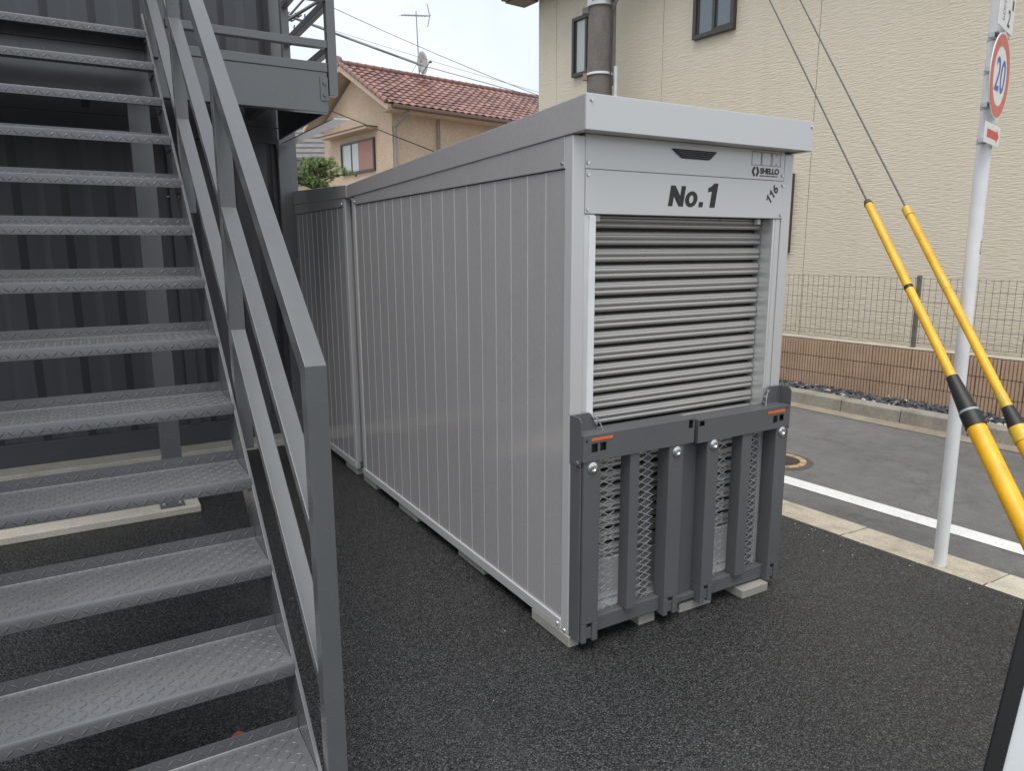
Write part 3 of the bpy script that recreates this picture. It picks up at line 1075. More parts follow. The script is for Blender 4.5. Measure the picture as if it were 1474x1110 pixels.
# tread: bent checker plate; profile in (y, z) relative to the nosing top
def tread_mesh():
    m = MB()
    t = .004
    top = [(.0, -.040), (.0, -.010), (.003, -.003), (.010, 0), (.228, 0), (.234, .004), (.235, .040)]
    und = [(.239, .040), (.239, 0), (.232, -.0045), (.012, -.0045), (.006, -.008), (.0045, -.040)]
    m.extrude(top + und, lambda u, v, w_: (w_, u, v), SX0, SX1)
    return m
tm = mesh_of(tread_mesh(), 'tread')
tm.materials.append(M['tread'])
for p in tm.polygons:
    p.use_smooth = True
tm.set_sharp_from_angle(angle=R_(40))
def lug(m, o, eu, ev, en, ang, H=.0021):
    L, W = .0150, .0036
    d = (eu * math.cos(ang) + ev * math.sin(ang))
    s_ = (-eu * math.sin(ang) + ev * math.cos(ang))
    t_ = .30
    m.add([o - d * L, o - s_ * W, o + d * L, o + s_ * W,
           o - d * L * .68 + en * H, o - s_ * W * t_ + en * H, o + d * L * .68 + en * H, o + s_ * W * t_ + en * H],
          [(0, 1, 5, 4), (1, 2, 6, 5), (2, 3, 7, 6), (3, 0, 4, 7), (4, 5, 6, 7)])
lm = MB()
pt = .0262
nx = int((SX1 - SX0) / pt)
for i in range(nx):
    x = SX0 + pt * (i + .5)
    for j in range(8):
        ang = R_(45) if (i + j) % 2 else R_(-45)
        lug(lm, Vector((x, .022 + j * pt * 1.02, .0002)), Vector((1, 0, 0)), Vector((0, 1, 0)), Vector((0, 0, 1)), ang)
    ang = R_(45) if i % 2 else R_(-45)
    lug(lm, Vector((x, -.0002, -.0255)), Vector((1, 0, 0)), Vector((0, 0, 1)), Vector((0, -1, 0)), ang, .0014)
    lug(lm, Vector((x, .2347, .021)), Vector((1, 0, 0)), Vector((0, 0, 1)), Vector((0, -1, 0)), -ang, .0014)
lmesh = mesh_of(lm, 'tread_lugs')
lmesh.materials.append(M['tread'])
for k in range(1, 14):
    o = bpy.data.objects.new('tread', tm)
    link(o, ST, (0, Y0 + RUN * k, RISE * k))
    l = bpy.data.objects.new('raised_pattern', lmesh)
    l['kind'] = 'stuff'
    link(l, o, (0, Y0 + RUN * k, RISE * k))
# stringers
def stringer(x0, x1):
    m = MB()
    sl_ = .895
    ya, za = 1.70, .175
    yb = 4.745
    zb_ = za + sl_ * (yb - ya)
    dv = .255
    m.extrude([(ya - .0, za), (yb, zb_), (yb, zb_ - dv), (ya + .06, .003), (ya, .003)], lambda u, v, w_: (w_, u, v), x0, x1)
    return obj('stringer', m, 'charcoal', ST, bev=.002)
stringer(SX1 + .001, SX1 + .0125)
stringer(SX0 - .0125, SX0 - .001)
# tread support angles along the right stringer
for k in range(1, 14):
    y, z = Y0 + RUN * k, RISE * k
    obj('tread_angle', MB().box(SX1 - .045, SX1 + .0005, y + .03, y + .21, z - .0105, z - .005), 'charcoal', ST)
    obj('tread_angle', MB().box(SX1 - .006, SX1 + .0005, y + .03, y + .21, z - .055, z - .0108), 'charcoal', ST)
# handrail: posts and sloping rails
HX0, HX1 = .430, .482
HS = .868
PY = [1.70, 2.71, 3.71, 4.715]
def rail_z(h, y):
    return h + HS * (y - 1.70)
def handrail(hx0, hx1):
    TOPH = 1.328
    th = .066          # vertical thickness of the sloping top rail
    # top rail, running down into the front post
    m = MB()
    m.extrude([(1.70, .003), (1.75, .003), (1.75, rail_z(TOPH, 1.75) - th), (4.76, rail_z(TOPH, 4.76) - th), (4.76, rail_z(TOPH, 4.76)), (1.70, TOPH)],
              lambda u, v, w_: (w_, u, v), hx0, hx1)
    obj('top_rail', m, 'charcoal', ST, bev=.0015)
    for i, y in enumerate(PY):
        if i == 0:
            continue
        m = MB()
        zlow = .003 if i == 0 else max(.0, .175 + .895 * (y - 1.7) - .20)
        d_ = th + .0005 if i else 0
        m.extrude([(y, zlow), (y + .05, zlow), (y + .05, rail_z(TOPH, y + .05) - d_), (y, rail_z(TOPH, y) - d_)],
                  lambda u, v, w_: (w_, u, v), hx0 + (.0005 if i else 0), hx1 - (.0005 if i else 0))
        obj('post', m, 'charcoal', ST, bev=.0015)
    for h in (.874, .447):
        for a, b_ in zip(PY, PY[1:]):
            ya, yb = a + .0505, b_ - .0005
            m = MB()
            m.extrude([(ya, rail_z(h, ya)), (yb, rail_z(h, yb)), (yb, rail_z(h, yb) - .042), (ya, rail_z(h, ya) - .042)],
                      lambda u, v, w_: (w_, u, v), hx0 + .001, hx1 - .001)
            obj('mid_rail', m, 'charcoal', ST, bev=.0025)
handrail(HX0, HX1)
handrail(SX0 - .082, SX0 - .030)
obj('base_plate', MB().box(.37, .50, 1.66, 1.82, .0005, .0028), 'charcoal', ST)
for s_ in (0, 1):
    obj('post_bolt', MB().tube((.372 if s_ else .418, 3.73, 1.85), (.36 if s_ else .41, 3.73, 1.85), .008, .007, 8), 'zinc', ST)

# ================================================================== LANDING (upper walkway)
LY, LZ = 4.755, 2.765
LA = thing('steel_landing', (.36, 4.8, .05), 'dark grey steel walkway with railing along the upper container', 'landing')
obj('deck', MB().box(-4.2, 1.47, LY + .062, 6.12, LZ - .03, LZ), 'container', LA)
obj('deck_edge', MB().box(-4.2, 1.455, LY - .004, LY + .06, 2.7105, LZ), 'charcoal', LA, bev=.003)
bm_ = MB()
bm_.extrude([(LY, 2.465), (LY + .07, 2.465), (LY + .07, 2.477), (LY + .010, 2.477), (LY + .010, 2.698), (LY + .07, 2.698), (LY + .07, 2.71), (LY, 2.71)],
            lambda u, v, w_: (w_, u, v), -4.2, 1.452)
obj('front_beam', bm_, 'charcoal', LA, bev=.004)
obj('side_beam', MB().box(1.445, 1.458, LY + .072, 6.1, 2.47, 2.733), 'container', LA)
for q in range(5):
    x = -3.2 + 1.1 * q
    obj('joist', MB().box(x, x + .05, LY + .072, 6.1, 2.6, 2.733), 'container', LA)
obj('end_plate', MB().box(1.402, 1.4525, LY - .008, LY - .0005, 2.535, 2.678), 'charcoal', LA, bev=.002)
for z in (2.57, 2.64):
    obj('bolt', MB().tube((1.428, LY - .008, z), (1.428, LY - .020, z), .012, .011, 6), 'charcoal', LA)
# eave strip at the right end
obj('eave_strip', MB().add([(1.462, 4.70, 2.420), (1.545, 4.64, 2.412), (1.545, 6.12, 2.43), (1.462, 6.12, 2.438),
                            (1.462, 4.70, 2.428), (1.545, 4.64, 2.420), (1.545, 6.12, 2.438), (1.462, 6.12, 2.446)],
                           [(0, 3, 2, 1), (4, 5, 6, 7), (0, 1, 5, 4), (1, 2, 6, 5), (2, 3, 7, 6), (3, 0, 4, 7)]), 'alu', LA)
# supporting column and gusset
cb = MB()
cb.box(.305, .418, LY + .0705, LY + .0785, .061, 2.464)
cb.box(.305, .313, LY + .079, LY + .16, .061, 2.464)
cb.box(.410, .418, LY + .079, LY + .16, .061, 2.464)
obj('column', cb, 'charcoal', LA, bev=.002)
obj('column_cap', MB().box(.29, .435, LY + .011, LY + .0695, 2.4775, 2.697), 'charcoal', LA)
pl_ = obj('base_plate', MB().box(.262, .398, 4.685, 4.93, .0455, .0605), 'dark_steel', LA, bev=.002)
for x in (.285, .375):
    obj('anchor_bolt', MB().tube((x, 4.712, .061), (x, 4.712, .080), .010, .009, 6), 'galv', pl_)
cb = MB()
cb.box(-3.1, -2.99, LY + .0705, LY + .16, .001, 2.464)
obj('column', cb, 'charcoal', LA)
# railing
def rpost(x0, x1, y0, y1, z0, z1):
    obj('railing_post', MB().box(x0, x1, y0, y1, z0, z1), 'charcoal', LA, bev=.003)
rpost(1.4585, 1.5145, 4.742, 4.802, 2.57, 3.90)
rpost(1.4585, 1.5145, 5.86, 5.92, LZ + .0005, 3.90)
rpost(.4835, .5345, 4.762, 4.812, LZ + .0005, 3.90)
for z in (2.852, 3.128, 3.40, 3.85):
    obj('rail', MB().box(.5350, 1.4580, 4.747, 4.797, z, z + .046), 'charcoal', LA, bev=.003)
    obj('rail', MB().box(1.4640, 1.5090, 4.8025, 5.8595, z - .012, z + .034), 'charcoal', LA, bev=.003)
obj('gusset', MB().extrude([(1.40, 2.464), (1.43, 2.464), (1.43, 2.33)], lambda u, v, w_: (u, w_, v), 6.05, 6.06), 'container', LA)

# ================================================================== CONTAINERS
CY, CXL, CXR = 6.17, -5.2, 1.592
def container(z0, z1, label, low):
    T = thing('shipping_container', ((CXL + CXR) / 2, 7.3, z0), label, 'container', 'stacked dark grey containers')
    # corrugated front: panels welded side by side
    period, dep = .2885, .036
    x = .10 - period * 18
    nper = 0
    zb_, zt_ = z0 + .17, z1 - .12
    while x < CXR - .16:
        n = 4
        prof = []
        for q in range(n):
            xa = x + q * period
            if xa >= CXR - .16:
                break
            prof += [(xa, 0), (xa + .098, 0), (xa + .150, dep), (xa + .2365, dep), (xa + period, 0)]
        xe = min(prof[-1][0], CXR - .148)
        pr2 = []
        for p_ in prof:
            if p_[0] <= xe + 1e-6 and (not pr2 or p_[0] - pr2[-1][0] > 1e-5):
                pr2.append(p_)
        m = MB()
        m.strip(pr2, lambda u, v, w_: (u, CY + .01 + v, w_), zb_, zt_)
        obj('corrugated_panel', m, 'container', T)
        x += period * n
    obj('back', MB().box(CXL + .05, CXR - .02, CY + .06, 8.5, zb_, zt_), 'container', T)
    obj('bottom_rail', MB().box(CXL + .15, CXR - .1505, CY - .006, CY + .07, z0, zb_), 'container', T, bev=.004)
    obj('top_rail', MB().box(CXL + .15, CXR - .1505, CY - .006, CY + .07, zt_, z1), 'container', T, bev=.004)
    obj('corner_post', MB().box(CXR - .15, CXR, CY - .01, CY + .14, z0, z1), 'charcoal', T, bev=.005)
    obj('corner_post', MB().box(CXL, CXL + .15, CY - .01, CY + .14, z0, z1), 'charcoal', T, bev=.005)
    obj('roof', MB().box(CXL + .01, CXR - .01, CY + .15, 8.5, z1 - .119, z1 - .02), 'container', T)
    if low:
        obj('door_post', MB().box(.62, .70, CY - .016, CY - .0065, zb_, zt_), 'container', T)
    return T
container(.055, 2.565, 'lower dark grey corrugated container behind the staircase', True)
container(2.568, 5.15, 'upper dark grey corrugated container behind the walkway', False)

tag(obj('concrete_footing', MB().box(-5.4, 1.50, 5.945, 6.55, .0005, .054), 'concrete', None, (0, 6.2, 0), bev=.006),
    'long pale concrete strip carrying the lower container', 'footing')
fm = MB().box(-.56, .485, 4.645, 4.985, .0005, .045)
tag(obj('concrete_footing', fm, 'concrete', None, (-.04, 4.82, 0), bev=.006),
    'pale concrete slab on the asphalt under the walkway column, seen between treads', 'footing')

lf = MB()
lp = [(0, 0), (.012, .010), (.03, .012), (.045, .004), (.058, 0), (.045, -.008), (.028, -.014), (.012, -.009)]
lf.add([(.265 + u, 2.30 + v * 1.1 + u * .3, .006 + .010 * math.sin(u * 70)) for u, v in lp] + [(.290, 2.308, .004)],
       [(i, (i + 1) % 8, 8) for i in range(8)])
tag(obj('fallen_leaf', lf, 'leafbrown', None, (.29, 2.31, .004)), 'small reddish dead leaf on the black asphalt below the stairs', 'leaf')

# ================================================================== ROAD SIGN
SP = thing('road_sign', (3.624, 1.85, 0), 'white pole at the kerb with a round 20 speed limit sign', 'road sign')
def px(z):
    return 3.626 - .012 * z
prof = MB().tube((px(0), 1.85, .003), (px(3.6), 1.85, 3.6), .0305, .0305, 24)
obj('pole', prof, 'white', SP, sm=40)
obj('pole_mark', MB().fbox((px(1.62), 1.85, 0), (.35, -.937, 0), (.937, .35, 0), (0, 0, 1), .0306, .0312, -.012, .010, 1.625, 1.63), 'ink', SP)
obj('pole_mark', MB().fbox((px(1.62), 1.85, 0), (.35, -.937, 0), (.937, .35, 0), (0, 0, 1), .0306, .0312, -.012, .010, 1.57, 1.575), 'ink', SP)
obj('pole_mark', MB().fbox((px(1.62), 1.85, 0), (.35, -.937, 0), (.937, .35, 0), (0, 0, 1), .0306, .0312, -.012, -.009, 1.575, 1.625), 'ink', SP)
SS = Vector((.966, .259, 0))
SN = Vector((.259, -.966, 0))
UPV = Vector((0, 0, 1))
def sign_disc(name, c, r, off, mat, par, th=.003, n=48):
    m = MB()
    c = Vector(c)
    m.tube(c + SN * (off - th), c + SN * off, r, r, n)
    return obj(name, m, mat, par, sm=40)
c2 = Vector((px(2.36), 1.85, 2.333)) + SN * .05 - SS * .088
plate = sign_disc('speed_plate', c2, .177, 0, 'signwhite', SP)
def ann(c, r0, r1, off, mat, par, name):
    m = MB()
    n = 56
    vs_ = []
    for i in range(n):
        t = 2 * math.pi * i / n
        d = SS * math.cos(t) + UPV * math.sin(t)
        vs_ += [c + d * r0 + SN * off, c + d * r1 + SN * off]
    m.add(vs_, [(2 * i, 2 * i + 1, 2 * ((i + 1) % n) + 1, 2 * ((i + 1) % n)) for i in range(n)])
    return obj(name, m, mat, par)
ann(c2, .122, .171, .0008, 'signfade', plate, 'red_ring')
obj('lettering', text_mb('20', (-.090, .090, -.066, .074), .1, .008, .0009, 1.0, 0, (c2, SS, UPV, SN)), 'signblue', plate)
c3 = Vector((px(2.1), 1.85, 2.088)) + SN * .05 - SS * .109
pp = obj('arrow_plate', MB().fbox(c3, SS, SN, UPV, -.141, .141, -.003, 0, -.043, .043), 'signwhite', SP, bev=.002)
ar = MB()
ar.add([c3 + SS * u + UPV * v + SN * .0008 for u, v in ((-.100, -.017), (.070, -.017), (.070, -.030), (.117, 0), (.070, .030), (.070, .017), (-.100, .017))], [tuple(range(7))])
obj('arrow', ar, 'signred', pp)
c4 = Vector((px(2.8), 1.85, 2.72)) + SN * .05 - SS * .075
tp = obj('upper_plate', MB().fbox(c4, SS, SN, UPV, -.135, .135, -.003, 0, -.198, .30), 'signwhite', SP, bev=.002)
obj('lettering', text_mb('2', (.015, .060, -.178, -.108), .1, .012, .0009, 1, 0, (c4, SS, UPV, SN)), 'ink', tp)
sm_ = MB()
random.seed(9)
for q in range(9):
    z = -.165 + q * .010
    for u in (-.075, -.060, -.048):
        if random.random() < .8:
            wd = random.uniform(.008, .016)
            sm_.add([c4 + SS * (u + a) + UPV * (z + b_) + SN * .0009 for a, b_ in ((0, 0), (wd, 0), (wd, .003), (0, .003))], [(0, 1, 2, 3)])
obj('lettering', sm_, 'ink', tp)
obj('lettering', text_mb('1', (.080, .105, -.10, -.06), 0, .02, .0009, 1, 0, (c4, SS, UPV, SN)), 'ink', tp)
for z in (2.515, 2.375, 2.225, 2.075):
    m = MB()
    cpt = Vector((px(z), 1.85, z))
    m.tube(cpt - UPV * .012, cpt + UPV * .012, .0325, .0325, 20)
    m.fbox(cpt, SS, SN, UPV, -.085, -.030, -.010, .012, -.011, .011)
    m.fbox(cpt, SS, SN, UPV, -.030, .030, .030, .046, -.010, .010)
    cl = obj('clamp', m, 'galv', SP, bev=.001)
    obj('clamp_bolt', MB().tube(cpt - SS * .072 + SN * .012, cpt - SS * .072 + SN * .024, .011, .010, 6), 'dark_steel', cl)

# ================================================================== GUY WIRES with yellow guards
def guy(anchor, top, marks, label):
    A, T = Vector(anchor), Vector(top)
    L_ = (T - A).length
    d = (T - A) / L_
    G = thing('guy_wire', anchor, label, 'guy wire', 'guy wires with yellow guards')
    s0, s1, s2, s3, kind = marks          # end of thick tube, cone end, top of thin tube (m along the wire)
    r_big, r_thin = (.037, .0195) if marks[4] == 0 else (.034, .0195)
    obj('wire', MB().tube(A + d * (s2 + .01), T, .0045, .0045, 8), 'wire', G)
    obj('thick_guard', MB().tube(A - d * .1, A + d * s0, r_big, r_big, 24), 'yellow', G, sm=40)
    a_ = d.orthogonal().normalized()
    b_ = d.cross(a_)
    seam = MB()
    for q in (-.3,):
        n_ = (a_ * math.cos(q) + b_ * math.sin(q))
    obj('seam', MB().tube(A + n_ * (r_big - .0005), A + n_ * (r_big - .0005) + d * s0, .0016, .0016, 6), 'yellow_tape', G)
    obj('cone', MB().tube(A + d * (s0 + .035), A + d * s1, r_big * 1.03, r_thin * 1.25, 24), 'black', G, sm=40)
    obj('collar', MB().tube(A + d * (s0 - .03), A + d * (s0 + .036), r_big * 1.10, r_big * 1.08, 24), 'black' if kind == 0 else 'yellow_tape', G, sm=40)
    obj('thin_guard', MB().tube(A + d * (s1 - .02), A + d * s2, r_thin, r_thin * .98, 20), 'yellow', G, sm=40)
    if kind == 0:
        obj('ring', MB().tube(A + d * (s0 + .0362), A + d * (s0 + .047), r_big * 1.07, r_big * 1.04, 24), 'cable_grey', G, sm=40)
        obj('cap', MB().tube(A + d * (s2 - .012), A + d * (s2 + .014), r_thin * 1.12, r_thin * .8, 16), 'black', G, sm=40)
        obj('band', MB().tube(A + d * (s3 - .009), A + d * (s3 + .009), r_thin * 1.06, r_thin * 1.06, 20), 'black', G, sm=40)
    else:
        obj('cap', MB().tube(A + d * (s2 - .05), A + d * (s2 + .004), r_thin * 1.14, r_thin * 1.1, 20), 'yellow_tape', G, sm=40)
        obj('band', MB().tube(A + d * (s1 - .0), A + d * (s1 + .07), r_thin * 1.15, r_thin * 1.1, 20), 'yellow_tape', G, sm=40)
        obj('band', MB().tube(A + d * (s3 - .035), A + d * (s3 + .035), r_thin * 1.07, r_thin * 1.07, 20), 'yellow_tape', G, sm=40)
guy((2.71, .72, 0), (6.8, 9.15, 9.57), (1.255, 1.474, 2.555, 1.982, 0), 'nearer guy wire whose yellow guard has a black cap and black cone')
guy((2.93, .69, 0), (6.8, 9.17, 10.07), (1.145, 1.276, 2.446, 1.954, 1), 'farther guy wire whose yellow guard has yellow tape collars')

# ================================================================== SIGNBOARD at lower right
SB = thing('signboard', (1.45, .40, 0), 'black edged pale board at the lower right corner of the lot', 'signboard')
ln_ = Vector((.1834, -.0178, 1.0))                       # the board leans away from the lot
o_ = Vector((1.411, .595, .596)) - ln_ * .596
bs = Vector((.4, -.9, 0)).normalized()
bn = Vector((bs.y, -bs.x, 0))
fr = MB()
fr.fbox(o_, bs, bn, ln_, 0, .028, -.03, 0, 0, 1.15)
fr.fbox(o_, bs, bn, ln_, .524, .56, -.03, 0, 0, 1.15)
fr.fbox(o_, bs, bn, ln_, .0285, .5235, -.03, 0, 1.114, 1.15)
fr.fbox(o_, bs, bn, ln_, .0285, .5235, -.03, 0, .12, .156)
obj('frame', fr, 'black', SB, bev=.003)
obj('panel', MB().fbox(o_, bs, bn, ln_, .0285, .5235, -.018, -.006, .1565, 1.1135), 'board', SB)

hinge_top = o_ + ln_ * 1.135
for a in (.0, .534):
    tp_a = hinge_top + bs * a - bn * .034
    ft = Vector((tp_a.x, tp_a.y, 0)) - bn * .30
    mm_ = MB()
    dl = (tp_a - ft).normalized()
    mm_.fbox(ft, bs, bn, dl, 0, .026, -.014, .014, .008, (tp_a - ft).length)
    obj('rear_leg', mm_, 'black', SB)
obj('rear_bar', MB().fbox(Vector((hinge_top.x, hinge_top.y, .14)) - bn * .297, bs, bn, UPV, .026, .534, -.01, .01, 0, .03), 'black', SB)

# ================================================================== UTILITY POLE
UP = thing('utility_pole', (6.86, 9.06, .05), 'weathered concrete utility pole in front of the cream house', 'utility pole')
obj('shaft', MB().tube((6.86, 9.06, .05), (6.86, 9.06, 11.5), .205, .13, 32), 'utility', UP, sm=40)
rv = Vector((.861, -.508, 0))
tv = Vector((-.508, -.861, 0))
c = Vector((6.86, 9.06, 0))
obj('conduit', MB().tube(c + rv * .245 + tv * .03, c + rv * .235 + tv * .03 + UPV * 4.25, .030, .030, 14), 'white', UP, sm=40)
M['conduit_grey'] = paint('grey_conduit', (.19, .17, .155), .7, 0, .15, 9)
obj('conduit', MB().tube(c + rv * .20 - tv * .02 + UPV * 4.0, c + rv * .185 - tv * .02 + UPV * 7.0, .042, .042, 14), 'conduit_grey', UP, sm=40)
pts = [c + rv * (.155 + .012 * math.sin(q * .9)) + tv * .15 + UPV * (3.6 + q * .13) for q in range(14)]
obj('earth_wire', MB().path(pts, .012, 6), 'cable', UP)
obj('strap', MB().tube(c + UPV * 4.12, c + UPV * 4.15, .196, .196, 32), 'white', UP, sm=40)
obj('strap_buckle', MB().fbox(c - rv * .20 + UPV * 4.10, rv, tv, UPV, -.04, .02, -.02, .05, -.04, .05), 'shutterbrown', UP)
bd = obj('band', MB().tube(c + UPV * 5.06, c + UPV * 5.30, .195, .193, 32), 'galv', UP, sm=40)
for q in range(12):
    a = R_(200 + q * 12)
    dd = Vector((math.cos(a), math.sin(a), 0))
    ss = Vector((-dd.y, dd.x, 0))
    obj('band_slot', MB().fbox(c + dd * .1955 + UPV * 5.11, dd, ss, UPV, -.002, .002, -.011, .011, 0, .05), 'black', bd)
obj('band_clamp', MB().fbox(c - rv * .20 + UPV * 5.0, rv, tv, UPV, -.06, .03, -.03, .05, -.03, .05), 'gutter', UP)
obj('step_bolt', MB().tube(c + rv * .17 + tv * .08 + UPV * 5.0, c + rv * .30 + tv * .10 + UPV * 5.3, .02, .02, 8), 'gutter', UP)

# ================================================================== BLOCK WALL and MESH FENCE
WU = Vector((-.0788, .9969, 0))
WN = Vector((-.9969, -.0788, 0))                # towards the road
WO = Vector((7.05, 4.5, .045))
BW = thing('block_wall', (7.05, 4.5, .045), 'low brown ribbed block wall behind the dark gravel', 'wall')
BL, BH, NR = .397, .176, 12
def block_mesh():
    m = MB()
    prof = [(0, -.12)]
    rp = BL / NR
    for q in range(NR):
        a = q * rp
        prof += [(a + .003, 0), (a + .006, .015), (a + rp - .007, .015), (a + rp - .004, 0)]
    prof += [(BL, 0), (BL, -.12)]
    m.extrude(prof, lambda u, v, w_: tuple(WU * u + WN * v + UPV * w_), 0, BH)
    return m
bmsh = mesh_of(block_mesh(), 'wall_block')
bmsh.materials.append(M['brown_block'])
for r in range(3):
    for q in range(-7, 15):
        u = (q + (.5 if r % 2 else 0)) * .4
        o = bpy.data.objects.new('block', bmsh)
        pz = WO + WU * u + UPV * (r * .1835)
        link(o, BW, pz + WN * random.uniform(-.001, .001))
obj('mortar', MB().fbox(WO, WU, WN, UPV, -2.75, 5.9, -.11, -.012, 0, .548), 'soil', BW)
obj('coping', MB().fbox(WO, WU, WN, UPV, -2.8, 6.0, -.125, .006, .5485, .563), 'kerb', BW, bev=.003)

FN = thing('mesh_fence', (7.1, 4.5, .608), 'bronze wire mesh fence standing on the brown block wall', 'fence')
fo = WO + WN * -.06 + UPV * .563
def fence_panel(u0, u1):
    m = MB()
    u = u0 + .025
    while u < u1:
        m.fbox(fo, WU, WN, UPV, u - .0014, u + .0014, -.002, .002, .045, .70)
        u += .062
    for z in (.05, .10, .22, .34, .46, .58, .69):
        m.fbox(fo, WU, WN, UPV, u0, u1, .0025, .0062, z - .0018, z + .0018)
    return obj('wire_panel', m, 'fence', FN)
pu = [-2.36, -.36, 1.64, 3.64, 5.64]
for a in pu:
    po = obj('post', MB().fbox(fo, WU, WN, UPV, a - .019, a + .019, -.04, -.003, .0005, .72), 'fence', FN, bev=.004)
for a, b_ in zip(pu, pu[1:]):
    fence_panel(a, b_)

# ================================================================== CREAM HOUSE
HU = Vector((-.1, .995, 0)).normalized()
HN = Vector((-HU.y, HU.x, 0))                    # towards the road
HO = Vector((8.0, 4.0, 0))
CH = thing('cream_house', (8.0, 4.0, .05), 'large cream house with rough horizontal siding across the road', 'house')
HB = 5.86
obj('core', MB().fbox(HO, HU, HN, UPV, -5.4, 7.37, -7.0, -.021, .05, HB + .2), 'siding', CH)
jts = [7.39, 6.9, 4.49, 2.02, -.45, -2.92, -5.4]
for a, b_ in zip(jts, jts[1:]):
    obj('siding_panel', MB().fbox(HO, HU, HN, UPV, b_ + .004, a - .004, -.02, 0, .05, HB + .1), 'siding', CH, bev=.004)
def window(t0, t1, z0, z1, split, label=None, mats=('glass', 'glass')):
    f = MB()
    fw = .055
    f.fbox(HO, HU, HN, UPV, t0, t1, .001, .07, z0, z0 + fw)
    f.fbox(HO, HU, HN, UPV, t0, t1, .001, .07, z1 - fw, z1)
    f.fbox(HO, HU, HN, UPV, t0, t0 + fw, .001, .07, z0 + fw, z1 - fw)
    f.fbox(HO, HU, HN, UPV, t1 - fw, t1, .001, .07, z0 + fw, z1 - fw)
    wn = obj('window', f, 'brown_frame', CH, bev=.004)
    ts = [t0 + fw, t1 - fw] if not split else [t0 + fw, (t0 + t1) / 2, t1 - fw]
    for i, (a, b_) in enumerate(zip(ts, ts[1:])):
        obj('pane', MB().fbox(HO, HU, HN, UPV, a + .001, b_ - .001, .010 + .012 * i, .018 + .012 * i, z0 + fw, z1 - fw), mats[i % 2], wn)
    if split:
        mm = (t0 + t1) / 2
        obj('meeting_stile', MB().fbox(HO, HU, HN, UPV, mm - .022, mm + .022, .032, .052, z0 + fw, z1 - fw), 'brown_frame', wn)
        mm2 = t1 - fw - .001
        obj('sash', MB().fbox(HO, HU, HN, UPV, mm2 - .03, mm2, .019, .045, z0 + fw, z1 - fw), 'brown_frame', wn)
        obj('sash', MB().fbox(HO, HU, HN, UPV, t0 + fw + .001, mm - .0225, .031, .05, z0 + fw + .0005, z0 + fw + .035), 'brown_frame', wn)
    return wn
window(3.22, 3.90, 4.43, 5.40, True)
window(5.78, 6.43, 4.40, 5.31, True, None, ('frosted', 'frosted'))
window(2.215, 3.6, 1.55, 2.52, True)
# roof with eave and gutter
rm = MB()
rm.extrude([(.42, HB + .02), (.42, HB + .12), (-3.5, HB + 1.75), (-7.4, HB + .12), (-7.4, HB + .02), (-3.5, HB + 1.62)],
           lambda u, v, w_: tuple(HO + HN * u + HU * w_ + UPV * v), -5.8, 7.80)
obj('roof', rm, 'slate', CH)
gm = MB()
gm.fbox(HO, HU, HN, UPV, -5.8, 7.79, .425, .53, HB - .02, HB + .07)
obj('gutter', gm, 'gutter', CH, bev=.02)
obj('barge_board', MB().fbox(HO, HU, HN, UPV, 7.395, 7.80, .0, .42, HB - .03, HB + .019), 'gutter', CH)

# ================================================================== RED TILED HOUSE
e = Vector((.985, .17, 0)).normalized()
g = Vector((-e.y, e.x, 0))
H0 = Vector((7.84, 19.88, 0))
RH = thing('tiled_house', (7.84, 19.88, -.3), 'beige stucco house with a red tiled gable roof behind the lockers', 'house')
GW, EL, EZ, RZ = 4.2, 9.5, 5.56, 6.80
wl = MB()
pts = [(0, -.3), (GW, -.3), (GW, EZ), (GW / 2, RZ - .14), (0, EZ)]
wl.extrude(pts, lambda u, v, w_: tuple(H0 + g * u + UPV * v + e * w_), 0, EL)
obj('wall', wl, 'stucco', RH)
RT = math.atan2(1.47, 2.6)                      # roof pitch
def rz(u):                                      # roof surface height over g-offset u (near slope)
    return 5.55 + (u + .5) * 1.47 / 2.6
# decks
dk = MB()
dk.extrude([(-.5, 5.50), (2.1, 6.97), (4.7, 5.50), (4.7, 5.42), (2.1, 6.88), (-.5, 5.42)], lambda u, v, w_: tuple(H0 + g * u + UPV * v + e * w_), -.42, EL + .4)
obj('roof_deck', dk, 'trim', RH)
for s_ in (0, 1):
    bb = MB()
    q = [(-.52, 5.35), (-.52, 5.49), (2.1, 6.97), (2.1, 6.78)] if not s_ else [(4.72, 5.35), (4.72, 5.49), (2.1, 6.97), (2.1, 6.78)]
    bb.extrude(q, lambda u, v, w_: tuple(H0 + g * u + UPV * v + e * w_), -.47, -.425)
    obj('barge_board', bb, 'trim', RH)
# tiles
def tile_mesh(wd=.268, ln2=.30):
    m = MB()
    n = 8
    line = [(wd * q / n, .032 * (1 - math.cos(2 * math.pi * q / n)) / 2 + (.0 if q else -.004)) for q in range(n + 1)]
    k_ = len(line)
    vs_ = [(u, 0, v + .034) for u, v in line] + [(u, ln2, v + .004) for u, v in line] + [(u, 0, v + .010) for u, v in line]
    fs_ = [(i_, i_ + 1, k_ + i_ + 1, k_ + i_) for i_ in range(k_ - 1)] + [(2 * k_ + i_, 2 * k_ + i_ + 1, i_ + 1, i_) for i_ in range(k_ - 1)]
    return m.add(vs_, fs_)
tmb = tile_mesh()
tmsh = mesh_of(tmb, 'roof_tile', smooth=True)
tmsh.set_sharp_from_angle(angle=R_(50))
tmsh.materials.append(M['tile'])
up_s = (g * math.cos(RT) + UPV * math.sin(RT))
nn_ = e.cross(up_s)
rotm = Matrix((e, up_s, nn_)).transposed()
rest = MB()
cnt = 0
NROW, PR = 11, .263
random.seed(21)
tl = []
for c_ in range(38):
    for r_ in range(NROW):
        tl.append((c_, r_))
